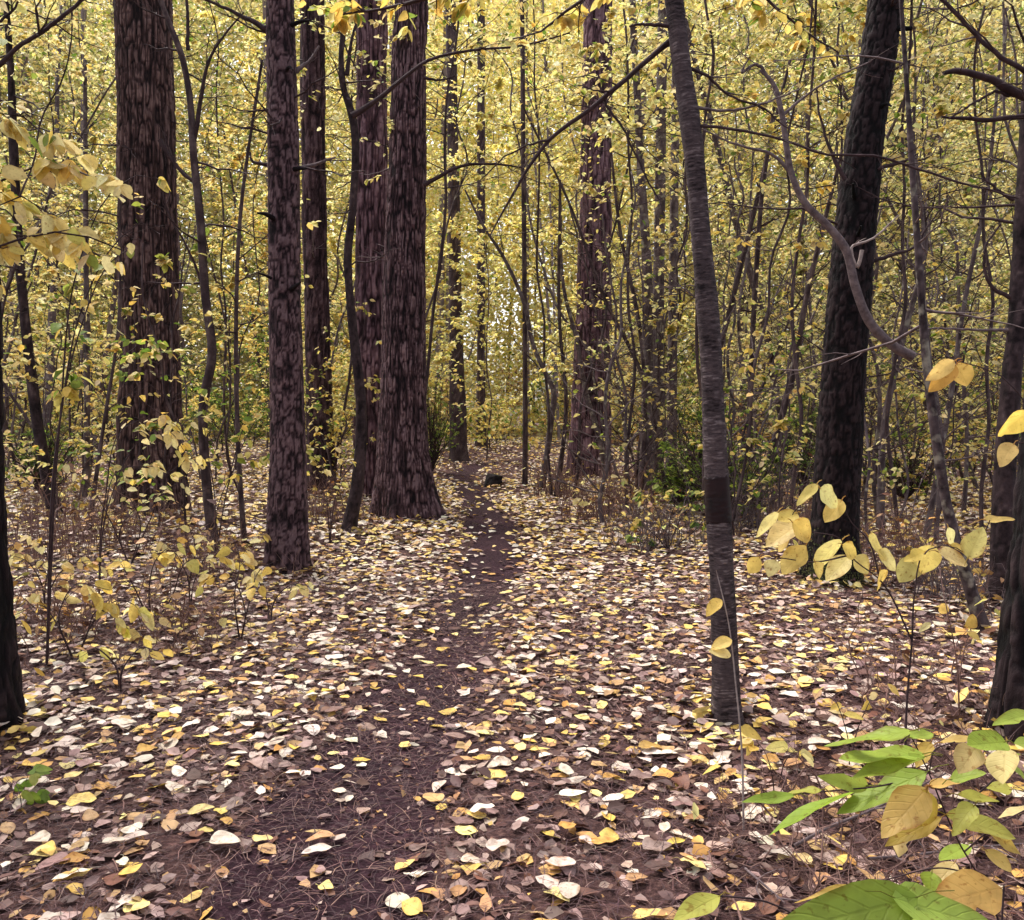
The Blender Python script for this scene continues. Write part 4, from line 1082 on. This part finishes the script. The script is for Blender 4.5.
# dark green evergreen bushes in the middle distance
def evergreen(px, py, w, h, label, seed, n=2600):
    rng = np.random.default_rng(seed); base = Gp(px, py); Y = base[1]; W = w * Y / F / 2; Hh = h * Y / F
    root = empty('evergreen_bush', base, label, 'bush')
    k = 5; m = 60; s = np.linspace(0, 1, k)
    a = rng.uniform(0, 2 * PI, m); ln = rng.uniform(.5, 1, m); rad = rng.uniform(.2, 1, m) * W
    e = np.stack([np.cos(a) * rad, np.sin(a) * rad, ln * Hh * (1.1 - .5 * rad / W)], -1)
    P = base + e[:, None] * np.stack([s, s, s ** .8], -1)[None] + rng.normal(0, .03, (m, k, 3)) * (s > 0)[None, :, None]
    mb = MB(); tubes(mb, P, np.linspace(.012, .003, k)[None].repeat(m, 0), 4); Q, _ = side_twigs(mb, P, np.linspace(.012, .003, k)[None].repeat(m, 0), rng, 240, .35)
    mb.build('stems', M['twig'], root, base)
    fb = MB(); leaves_on(fb, Q, rng, n, .07, (DGREEN, GREEN), (1.5, 3), 2, aspect=.4); fb.build('foliage', M['far'], root, base, col=True)


evergreen(738, 522, 190, 130, 'dense dark green bush behind the banded tree', 71, 5200)
evergreen(700, 500, 70, 90, 'dark green bush just left of the banded tree, lower than its neighbour', 72, 1500)
evergreen(682, 515, 60, 70, 'small fresh green bush at the foot of the slender grey trunk', 77, 1800)
evergreen(800, 498, 70, 120, 'dark green bush half hidden by the black pine', 73, 1600)
evergreen(905, 500, 110, 90, 'low dark green bush right of the black pine', 74, 1600)
evergreen(432, 472, 60, 110, 'green bush peeping out behind the largest pine', 75, 1800)
evergreen(45, 500, 90, 110, 'dark green bush behind the slim leaning tree on the left', 76, 1500)


# dead brush clumps
def brush(px, py, w, h, label, seed, n=60, leafn=40, mt='brush', L=.07, pools=(TAN, BROWN, YEL), wts=(2, 2, 2)):
    rng = np.random.default_rng(seed); base = Gp(px, py); Y = base[1]; W = w * Y / F / 2; Hh = h * Y / F
    root = empty('dead_shrub', base, label, 'dead brush')
    k = 6; s = np.linspace(0, 1, k)
    ox = rng.normal(0, .5, n) * W; oy = rng.normal(0, .35, n)
    a = rng.uniform(0, 2 * PI, n); rad = rng.uniform(.1, .9, n) * W * .7
    hh = rng.uniform(.25, 1, n) * Hh
    o = np.stack([base[0] + ox, base[1] + oy, ground(base[0] + ox, base[1] + oy)], -1)
    P = o[:, None] + np.stack([np.cos(a)[:, None] * rad[:, None] * s ** 1.3, np.sin(a)[:, None] * rad[:, None] * s ** 1.3, hh[:, None] * (1.5 * s - .6 * s ** 2.2)], -1)
    P = P + np.cumsum(rng.normal(0, .02, (n, k, 3)) * (s > 0)[None, :, None], axis=1)
    rr = (rng.uniform(.0022, .005, n) * max(1, Y / 9))[:, None] * (1 - .65 * s)[None]
    mb = MB(); tubes(mb, P, rr, 4); Q, _ = side_twigs(mb, P, rr, rng, n * 3, .28)
    mb.build('stems', M[mt], root, base)
    if leafn:
        fb = MB(); leaves_on(fb, Q, rng, leafn, L, pools, wts, 1); fb.build('foliage', M['litter'], root, base, col=True)


bl = [(40, 560, 130, 110, 'tangle of bare brown stems below the slim leaning tree, far left', 60, 50), (110, 545, 120, 70, 'brown dead brush left of the thick pine foot', 55, 50),
      (210, 575, 110, 70, 'dry brown brush right of the thick pine foot', 50, 50), (60, 630, 140, 60, 'low brown dead stems in the litter under the yellow bush', 50, 60),
      (170, 640, 120, 50, 'sparse low dead stems midway between bush and conifer', 40, 40),
      (600, 520, 90, 70, 'reddish dead brush on the right edge of the path', 70, 60), (655, 545, 90, 60, 'dead brown ferny brush below the grey mottled pair', 70, 70),
      (765, 530, 120, 90, 'grey tangle of dead branches behind the banded tree', 90, 30), (800, 545, 70, 70, 'dead twiggy heap against the black pine', 60, 20),
      (905, 575, 130, 80, 'dry brush right of the black pine', 70, 50), (960, 600, 110, 70, 'dry brown brush by the bent grey stem', 60, 50),
      (560, 497, 50, 45, 'small dead tuft at the foot of the arching sapling', 40, 20), (930, 700, 160, 90, 'thin bare upright twigs rising from leaves in front of the right edge trunk', 16, 6),
      (325, 520, 70, 50, 'dead brush at the foot of the slim hidden pine', 40, 30)]
for q, (px, py, w, h, lab, n, ln) in enumerate(bl):
    brush(px, py, w, h, lab, 90 + q, int(n * 1.7), int(ln * 2.2), 'brush' if 'grey' not in lab else 'twig_grey')
# dead grass / stems tuft lower right
brush(920, 905, 260, 70, 'matted dead grass and needles under the green leaved shrub', 120, 90, 10, 'brush')

brush(980, 800, 200, 60, 'thin dead stems and curled leaves beside the right edge trunk foot', 121, 60, 14, 'brush')
brush(800, 880, 160, 40, 'sparse dead grass by the fallen sticks', 122, 45, 8, 'brush')
spray_plant('seedling', (850, 770), [[(846, 730), (835, 700), (822, 690)], [(856, 735), (868, 705), (876, 690)]], 'bare leggy seedling with few yellow leaves between banded tree and right edge', 'seedling', 123, L=.08, per=4, lod=0, tw=3, fan=.1, r=.003)
spray_plant('seedling', (775, 800), [[(772, 775), (765, 752), (757, 742)], [(780, 780), (790, 755), (800, 748)]], 'short yellow seedling just right of the pale bare whip', 'seedling', 124, L=.075, per=5, lod=0, tw=3, fan=.08, r=.003)
spray_plant('seedling', (960, 720), [[(955, 650), (945, 600), (938, 560)], [(962, 660), (975, 620), (992, 600)]], 'tall thin brown shoot in front of the grey bent stem', 'seedling', 125, L=.075, per=4, lod=0, tw=4, fan=.15, r=.004, mt='brush')

# ------------------------------------------------------------------ foreground leaves placed one by one
def placed_leaves(mb, lst, Y, rng, wave=.03, face=(0, -.6, .8), fold=.25, jY=.05):
    for bx, by, tx, ty, w, c in lst:
        y0 = Y + rng.normal(0, jY); y1 = y0 + rng.normal(0, .02)
        p = Pt(bx, by, y0); q = Pt(tx, ty, y1)
        L = float(np.linalg.norm(q - p)); W = w * Y / F * 1.22
        nr = np.array(face) + rng.normal(0, .22, 3)
        col = np.clip(c * (1 + rng.normal(0, .07)) * (1 + rng.normal(0, .03, 3)), .01, .9)
        ax_ = (q - p) / L; tubes(mb, np.array([p + ax_ * .004, p - ax_ * .1 * L + [0, 0, .002], p - ax_ * .24 * L - [0, 0, .004]]), np.array([.0011, .0009, .0008]) * (Y / 1.6), 4, col * np.array([.7, .55, .45]))
        leaves(mb, p[None], (q - p)[None], nr[None], L, W, col[None], 0, fold * rng.uniform(.5, 1.4), rng.uniform(-.02, .12), rng, wave=wave)


def twig_px(mb, pl, Y, r0, r1, n=16, rng=R):
    pts = np.array([Pt(a, c, Y) for a, c in pl]); tubes(mb, curve(pts, n), np.linspace(r0, r1, n), 6)


# right hand spray of golden leaves
Ys = 2.75
gb = at_base(905, Ys); groot = empty('leafy_sapling', gb, 'slender sapling with golden leaf sprays in front of the black pine foot', 'sapling')
gold = [lin(238, 214, 124), lin(242, 224, 152), lin(232, 204, 110), lin(240, 218, 136)]
gl = [(817, 484, 797, 506, 8), (820, 488, 836, 509, 19), (842, 500, 826, 523, 18), (778, 512, 757, 538, 10), (797, 513, 780, 522, 14), (800, 524, 766, 546, 26), (792, 522, 810, 541, 22),
      (790, 536, 778, 552, 14), (806, 545, 783, 576, 26), (776, 560, 768, 577, 15), (760, 557, 747, 573, 13), (842, 540, 811, 566, 17), (815, 562, 821, 579, 13), (850, 555, 827, 581, 20),
      (842, 545, 857, 557, 15), (855, 556, 869, 574, 18), (868, 536, 886, 561, 19), (878, 550, 897, 571, 15), (880, 570, 880, 592, 20), (916, 558, 898, 581, 20), (932, 545, 922, 574, 22),
      (938, 552, 968, 564, 20), (950, 545, 975, 558, 15), (968, 558, 985, 527, 18), (985, 520, 1016, 521, 8), (948, 527, 953, 546, 9), (925, 552, 903, 560, 11), (700, 600, 722, 590, 12), (765, 610, 745, 612, 11)]
rng_ = np.random.default_rng(8)
mb = MB()
placed_leaves(mb, [(a, b_, c, d, w, gold[i % 4]) for i, (a, b_, c, d, w) in enumerate(gl[:27])], Ys, rng_)
mb.build('foliage', M['live'], groot, gb, col=True, uv=True)
for pl, r0 in (([(905, 930 - 120), (907, 700), (912, 640), (915, 590), (925, 552), (950, 545), (970, 556), (990, 520)], .0045), ([(912, 640), (880, 580), (850, 555), (842, 540), (806, 530), (790, 520), (800, 505), (818, 484)], .003),
               ([(880, 580), (868, 540), (850, 520), (842, 498)], .003), ([(850, 555), (815, 562), (776, 558), (755, 560)], .003)):
    mb = MB(); twig_px(mb, pl, Ys, r0, .0012, 26); mb.build('stem', M['twig'], groot, gb)
mb = MB(); tubes(mb, curve(np.array([gb - [0, 0, .03], Pt(905, 900, Ys), Pt(905, 810, Ys)]), 8), np.full(8, .0046), 6); mb.build('stem', M['twig'], groot, gb)

# orange leaves on a thin shoot at the right edge
Y2 = 2.3
eb = at_base(1060, Y2); eroot = empty('leafy_sapling', eb, 'thin shoot with five large orange leaves near the right edge trunk', 'sapling')
org = [lin(228, 186, 100), lin(220, 168, 80), lin(232, 198, 120)]
mb = MB(); placed_leaves(mb, face=(0, -1, .35), Y=Y2, rng=rng_, lst=[(955, 361, 927, 379, 13, org[2]), (956, 365, 929, 391, 16, org[1]), (957, 363, 968, 386, 21, org[0]), (1028, 411, 999, 438, 19, lin(226, 192, 96)), (1014, 444, 997, 465, 15, org[2])])
mb.build('foliage', M['live'], eroot, eb, col=True, uv=True)
for pl, r0 in (([(1060, 900), (1050, 600), (1042, 470), (1034, 420), (1000, 375), (957, 361)], .006), ([(1038, 440), (1014, 444)], .0025)):
    mb = MB(); twig_px(mb, pl, Y2, r0, .0012, 26); mb.build('stem', M['twig'], eroot, eb)
mb = MB(); tubes(mb, curve(np.array([eb - [0, 0, .03], Pt(1060, 960, Y2), Pt(1060, 900, Y2)]), 8), np.full(8, .0062), 6); mb.build('stem', M['twig'], eroot, eb)

# green shrub in the lower right corner
Y3 = 1.35
fb_ = at_base(1040, Y3); froot = empty('leafy_shrub', fb_, 'waist high shrub of long green and yellowing leaves closest to the viewer, lower right', 'shrub')
GA, GB, GC = lin(152, 174, 66), lin(164, 182, 78), lin(190, 186, 88)
YA, YB, YC = lin(226, 194, 112), lin(234, 210, 146), lin(210, 180, 88)
fl = [(912, 731, 824, 744, 17, GA), (924, 754, 842, 762, 20, GB), (925, 757, 850, 772, 20, GA), (927, 772, 836, 814, 30, GA), (858, 791, 764, 827, 25, GA), (868, 786, 821, 780, 14, GB), (795, 795, 743, 800, 11, GA), (822, 790, 787, 791, 10, GC),
      (1034, 714, 990, 722, 15, GB), (1006, 742, 970, 746, 22, GA), (946, 815, 1018, 837, 27, GC), (957, 795, 1002, 800, 13, GC), (932, 872, 930, 893, 18, GA), (910, 738, 934, 734, 12, GB), (1032, 745, 1014, 742, 14, GB),
      (927, 788, 883, 840, 32, YA), (927, 791, 924, 822, 20, YC), (942, 817, 884, 843, 18, YC), (902, 828, 896, 857, 20, YB), (977, 746, 958, 774, 22, YB), (1006, 748, 1002, 784, 26, YB), (930, 786, 962, 780, 12, YA),
      (1012, 790, 986, 788, 17, GC), (1032, 806, 998, 819, 13, YB), (955, 862, 925, 900, 20, YB), (975, 805, 948, 832, 17, GC), (950, 780, 985, 770, 14, GB), (990, 760, 1020, 752, 15, GA), (968, 845, 940, 862, 16, GB), (985, 830, 1020, 846, 18, YC),  (985, 850, 1012, 872, 18, YA), (1010, 765, 1030, 782, 16, GB), (940, 743, 983, 731, 9, YA), (931, 742, 914, 766, 15, YC), (866, 886, 793, 896, 8, YC)]
for nm, sel in (('green_foliage', lambda c: c is GA or c is GB or c is GC), ('yellow_foliage', lambda c: c is YA or c is YB or c is YC)):
    mb = MB(); placed_leaves(mb, [q for q in fl if sel(q[5])], Y3, rng_, .035, (0, -.35, 1.0)); mb.build(nm, M['live'], froot, fb_, col=True, uv=True)
for pl, r0 in (([(1040, 1300), (1020, 1000), (979, 876), (964, 852), (947, 817), (929, 773), (911, 736)], .0026), ([(929, 773), (880, 786), (840, 790), (795, 794)], .0014), ([(947, 817), (970, 800), (1000, 770), (1006, 745), (1034, 714)], .0014),
               ([(964, 852), (990, 830), (1035, 805)], .0013), ([(979, 876), (940, 868), (900, 876), (866, 886)], .0013), ([(929, 773), (935, 750), (955, 742)], .0012)):
    mb = MB(); twig_px(mb, pl, Y3, r0, .001, 26); mb.build('stem', M['twig'], froot, fb_)
mb = MB(); tubes(mb, curve(np.array([fb_ - [0, 0, .03], Pt(1040, 1340, Y3), Pt(1040, 1300, Y3)]), 6), np.full(6, .0027), 6); mb.build('stem', M['twig'], froot, fb_)
# second, nearer shrub at the bottom edge
Y4 = 1.12
nb4 = at_base(960, Y4); nroot = empty('leafy_shrub', nb4, 'shrub with very large green leaves cut off by the bottom edge', 'shrub')
mb = MB(); placed_leaves(mb, [(918, 897, 764, 938, 44, GA), (892, 897, 1004, 936, 38, GB), (905, 893, 850, 912, 20, GA), (930, 900, 900, 960, 40, GB), (720, 896, 672, 918, 22, GC)], Y4, rng_, .03, (0, -.35, 1.)); mb.build('green_foliage', M['live'], nroot, nb4, col=True, uv=True)
mb = MB(); placed_leaves(mb, [(1002, 888, 932, 900, 42, YA)], Y4 + .25, rng_, .03, (0, -.7, .8)); mb.build('yellow_foliage', M['live'], nroot, nb4, col=True, uv=True)
for pl, r0 in (([(960, 1500), (950, 1100), (930, 920), (905, 886)], .0024), ([(950, 1100), (850, 960), (760, 900), (720, 896)], .0013), ([(950, 1100), (1000, 940), (1004, 886)], .0013)):
    mb = MB(); twig_px(mb, pl, Y4, r0, .0012, 22); mb.build('stem', M['twig'], nroot, nb4)
mb = MB(); tubes(mb, curve(np.array([nb4 - [0, 0, .03], Pt(960, 1520, Y4), Pt(960, 1500, Y4)]), 6), np.full(6, .0027), 6); mb.build('stem', M['twig'], nroot, nb4)

# fallen sticks in the lower right
for pl, r0, lab in (([(793, 868), (830, 845), (870, 826), (905, 808), (945, 790)], .006, 'pale fallen stick slanting through litter under the green shrub'), ([(868, 880), (915, 866), (960, 858), (1030, 856)], .005, 'thin grey fallen stick lying flat in the lower right corner'),
                    ([(745, 882), (770, 905), (785, 918)], .0045, 'short pale stick near the bottom edge in yellow leaves')):
    pts = np.array([Gp(a, c) + np.array([0, 0, .05 + .02 * math.sin(a)]) for a, c in pl]); C = curve(pts, 20)
    mb = MB(); tubes(mb, C, np.linspace(r0, r0 * .5, 20), 7); side_twigs(mb, C[None], np.full((1, 20), r0), R, 5, .2)
    tag(mb.build('fallen_stick', M['twig_grey'], None, C[0]), lab, 'stick', 'fallen sticks')

# ------------------------------------------------------------------ leaf litter
rl = np.random.default_rng(11)


def scatter(n, y0, y1, spread=.66, extra=.7):
    """uniform over the trapezoid that the camera sees"""
    y = np.sqrt(rl.uniform(y0 ** 2, y1 ** 2, n)); x = rl.uniform(-1, 1, n) * (spread * y + extra)
    return x, y


def lay(x, y, pools, w, L, asp=(.46, .78), lift=.012, tilt=.22, jit=.1):
    n = len(x); z = ground(x, y) + rl.uniform(.004, lift, n) + .006
    a = rl.uniform(0, 2 * PI, n); ax = np.stack([np.cos(a), np.sin(a), rl.normal(0, tilt * .5, n)], -1)
    e = .05
    nx = -(ground(x + e, y) - ground(x - e, y)) / (2 * e); ny = -(ground(x, y + e) - ground(x, y - e)) / (2 * e)
    nr = np.stack([nx, ny, np.ones(n)], -1) + rl.normal(0, tilt, (n, 3)) * np.array([1, 1, .2])
    c, idx = pick(pools, w, n, rl, jit)
    Ls = L * np.clip(rl.lognormal(-.12, .26, n), .4, 1.25)
    return dict(p=np.stack([x, y, z], -1), ax=ax, nr=nr, L=Ls, W=Ls * rl.uniform(*asp, n), c=c, idx=idx)


def path_keep(x, y, bare=.16):
    d = np.abs(x - path_x(y) + .10 * (vnoise(x * 3, y * 1.2, 4) - .5)); k = sstep(.13, .46, d)
    return rl.random(len(x)) < bare + (1 - bare) * k


POOLS = (CREAM, FYEL, TAN, MAUVE, BROWN)
WR = (4.6, 3.0, 1.5, 2.4, 1.8)
x, y = scatter(19000, 2.0, 9.5); k = path_keep(x, y); dens = .46 + .54 * sstep(2.4, 5.2, y) ; k &= rl.random(len(x)) < dens * (.65 + .7 * vnoise(x * .9, y * .9, 2))
A = lay(x[k], y[k], POOLS, WR, .083, tilt=.125, lift=.022)
x, y = scatter(120000, 9.5, 62); x2, y2 = scatter(34000, 9.3, 19); x = np.concatenate([x, x2]); y = np.concatenate([y, y2]); k = path_keep(x, y, .1) & (rl.random(len(x)) < .5 + .6 * vnoise(x * .8, y * .8, 2))
B = lay(x[k], y[k], POOLS, (4.4, 4.4, 1.4, 1.6, 1.0), .10, tilt=.26, lift=.04)
B['L'] *= 1 + .8 * sstep(20, 55, B['p'][:, 1]); B['W'] *= 1 + .8 * sstep(20, 55, B['p'][:, 1])
x, y = scatter(15000, 2.0, 8); k = path_keep(x, y, .12)
Cc = lay(x[k], y[k], (MAUVE, BROWN, TAN), (4, 3.2, 2), .062, tilt=.35, lift=.012)
x, y = scatter(13000, 2.0, 6.5); bits = lay(x, y, (BROWN, MAUVE, TAN), (5, 1.5, 1), .022, asp=(.4, 1.1), tilt=.4, lift=.01)
base_p = []
for o_ in bpy.data.objects:
    if o_.type == 'EMPTY' and o_.get('category') in ('pine', 'tree') and o_.location.y < 17 and 'group' not in o_: base_p.append(o_)
xs_, ys_ = [], []
for o_ in base_p:
    tr = [c_ for c_ in o_.children if c_.name.startswith('trunk')][0]; co_ = np.empty(len(tr.data.vertices) * 3, np.float32); tr.data.vertices.foreach_get('co', co_); co_ = co_.reshape(-1, 3)
    low = co_[np.abs(co_[:, 2] - .05) < .09]; rr_ = np.hypot(low[:, 0], low[:, 1]).mean() if len(low) else .06
    m_ = int(60 + 260 * rr_); a_ = rl.uniform(0, 2 * PI, m_); d_ = rr_ * 1.0 + np.abs(rl.normal(0, .12, m_))
    xs_.append(o_.location.x + np.cos(a_) * d_); ys_.append(o_.location.y + np.sin(a_) * d_)
pile = lay(np.concatenate(xs_), np.concatenate(ys_), POOLS, (3, 3, 2, 2, 3), .08, tilt=.55, lift=.07)

px, py = project(A['p']); inf = (px > -5) & (px < 1029) & (py < 925)
size = np.where(inf, A['L'] * A['W'] / A['p'][:, 1] ** 3, -1)
top = np.argsort(-size)[:300]
rest = np.ones(len(px), bool); rest[top] = False
mb = MB(); g = lambda D, m, k: D[k][m]
for D, m in ((A, rest), (Cc, np.ones(len(Cc['p']), bool)), (pile, np.ones(len(pile['p']), bool))):
    n = m.sum(); leaves(mb, D['p'][m], D['ax'][m], D['nr'][m], D['L'][m], D['W'][m], D['c'][m], 1, rl.uniform(-.2, .45, n), rl.uniform(-.1, .18, n), rl, wave=.04)
n = len(B['p']); leaves(mb, B['p'], B['ax'], B['nr'], B['L'], B['W'], B['c'], 1, rl.uniform(-.3, .6, n), rl.uniform(-.2, .25, n), rl)
leaves(mb, bits['p'], bits['ax'], bits['nr'], bits['L'], bits['W'], bits['c'], 2, .3, .1, rl)
tag(mb.build('leaf_litter', M['litter'], col=True, uv=True), 'carpet of fallen cream, yellow and brown leaves covering the forest floor', 'leaf litter', kind='stuff')

# three hundred nearest fallen leaves, each a thing
CN = ['cream', 'yellow', 'tan', 'mauve grey', 'brown']
def lzone(x_, y_, u, v):
    d = x_ - float(path_x(y_))
    row = 'bottom row' if v > 860 else 'mid row' if v > 810 else 'far row'
    if abs(d) < .32: s = 'on the bare path'
    elif d < 0: s = 'just left of the path' if d > -.8 else 'well left of the path' if d > -1.4 else 'by the left side'
    else: s = 'just right of the path' if d < .8 else 'well right of the path' if d < 1.4 else 'by the green shrub'
    return s, row


items = []
for i in top:
    s, row = lzone(A['p'][i][0], A['p'][i][1], px[i], py[i])
    sh = 'slim ' if A['W'][i] / A['L'][i] < .56 else 'broad ' if A['W'][i] / A['L'][i] > .68 else ''
    items.append([i, f"{sh}{CN[A['idx'][i]]} leaf {s}, {row}", px[i]])
byl = defaultdict(list)
for t in items: byl[t[1]].append(t)
for lab, ts in byl.items():
    ts.sort(key=lambda t: t[2])
    for k, t in enumerate(ts):
        t[1] = (f'{ORD[k]} {lab}, counting from left' if len(ts) > 1 else 'fallen ' + lab)
for i, lab, _ in items:
    mb = MB(); p = A['p'][i] + np.array([0, 0, .004])
    leaves(mb, p[None], A['ax'][i][None], A['nr'][i][None], A['L'][i], A['W'][i], A['c'][i][None], 0, rl.uniform(-.25, .5), rl.uniform(-.14, .16), rl, wave=rl.uniform(.01, .07))
    ax = norm(A['ax'][i]); st = np.array([p + ax * .004, p - ax * .012 + [0, 0, .002], p - ax * A['L'][i] * .28 + [rl.normal(0, .006), rl.normal(0, .006), -.002]])
    tubes(mb, st, np.array([.0012, .001, .0008]), 4, A['c'][i] * .6)
    tag(mb.build('fallen_leaf', M['fallen'], None, p, col=True, uv=True), lab, 'leaf', 'fallen leaves on the near ground')

# pine needles
x, y = scatter(70000, 2.0, 7.5); n = len(x)
a = rl.uniform(0, 2 * PI, n); L = rl.uniform(.04, .12, n); z = ground(x, y) + rl.uniform(.004, .02, n) + .006
d = np.stack([np.cos(a), np.sin(a), rl.normal(0, .12, n)], -1); sd = np.stack([-np.sin(a), np.cos(a), np.zeros(n)], -1)
w = rl.uniform(.0005, .0011, n)[:, None] * (1 + y[:, None] * .12); o = np.stack([x, y, z], -1); bend = sd * rl.normal(0, .06, (n, 1)) * L[:, None]
V = np.stack([o - sd * w, o + sd * w, o + d * L[:, None] * .5 + bend + sd * w, o + d * L[:, None] * .5 + bend - sd * w, o + d * L[:, None] + sd * w * .5, o + d * L[:, None] - sd * w * .5], 1)
V[:, 2:4, 2] += .004
b0 = (np.arange(n) * 6)[:, None]
fc = np.concatenate([b0 + [0, 1, 2, 3], b0 + [3, 2, 4, 5]])
c, _ = pick(([lin(76, 50, 52), lin(96, 66, 64), lin(60, 40, 45)], [lin(132, 102, 92)]), (9, 1), n, rl, .15)
mb = MB(); mb.add(V, [fc], np.repeat(c, 6, 0))
tag(mb.build('needle_litter', M['needle'], col=True), 'brown pine needles strewn over the path and forest floor', 'needles', kind='stuff')
# low dead stems and grass blades over the litter on both sides (ground cover)
x, y = scatter(5200, 5.0, 20, .66, .5); k = (np.abs(x - path_x(y)) > 1.3) & ((x < path_x(y)) | (y > 9)); x, y = x[k], y[k]; n = len(x)
s = np.linspace(0, 1, 4); h = rl.uniform(.08, .32, n); a = rl.uniform(0, 2 * PI, n)
P = np.stack([x, y, ground(x, y) - .01], -1)[:, None] + np.stack([np.cos(a)[:, None] * h[:, None] * .7 * s ** 1.6, np.sin(a)[:, None] * h[:, None] * .7 * s ** 1.6, h[:, None] * s], -1)
mb = MB(); tubes(mb, P, (.0016 + .00012 * y)[:, None] * (1 - .6 * s)[None], 3)
tag(mb.build('undergrowth', M['brush']), 'thin brown dead stems poking up through the litter', 'undergrowth', kind='stuff')

# ------------------------------------------------------------------ light, world, camera
SUN_EL, SUN_AZ = math.radians(58), math.radians(-40)     # azimuth from +Y towards +X: soft light from high ahead on the left
w = bpy.data.worlds.new("World"); scene.world = w; w.use_nodes = True
nt = w.node_tree; nt.nodes.clear()
sky = nt.nodes.new('ShaderNodeTexSky'); sky.sky_type = 'NISHITA'; sky.sun_disc = False
sky.sun_elevation = SUN_EL; sky.sun_rotation = SUN_AZ; sky.dust_density = 4; sky.air_density = 1.0
hs = nt.nodes.new('ShaderNodeHueSaturation'); hs.inputs['Saturation'].default_value = .35
bg = nt.nodes.new('ShaderNodeBackground'); bg.inputs['Strength'].default_value = .15
ow = nt.nodes.new('ShaderNodeOutputWorld')
nt.links.new(sky.outputs[0], hs.inputs['Color']); nt.links.new(hs.outputs[0], bg.inputs['Color']); nt.links.new(bg.outputs[0], ow.inputs['Surface'])
sl = bpy.data.lights.new('sun', 'SUN'); sl.energy = 1.5; sl.angle = math.radians(25); sl.color = (1, .95, .86)
so = bpy.data.objects.new('sun', sl); COL.objects.link(so)
dirv = Vector((math.sin(SUN_AZ) * math.cos(SUN_EL), math.cos(SUN_AZ) * math.cos(SUN_EL), math.sin(SUN_EL)))
so.rotation_euler = dirv.to_track_quat('Z', 'Y').to_euler()

cd = bpy.data.cameras.new('camera'); cd.sensor_width = 36; cd.lens = 36 * F / 1024; cd.clip_end = 3000; cd.clip_start = .05
co = bpy.data.objects.new('camera', cd); COL.objects.link(co); co.location = (0, 0, CAMH); co.rotation_euler = (PI / 2 - PITCH, 0, 0)
scene.camera = co
scene.view_settings.view_transform = 'Standard'; scene.view_settings.look = 'None'; scene.view_settings.gamma = 1
scene.view_settings.exposure = 1.3
cy = scene.cycles
cy.max_bounces = 6; cy.diffuse_bounces = 3; cy.glossy_bounces = 2; cy.transmission_bounces = 4; cy.use_denoising = True
cy.adaptive_threshold = .02
print('faces', sum(len(o.data.polygons) for o in bpy.data.objects if o.type == 'MESH'), 'objects', len(bpy.data.objects))
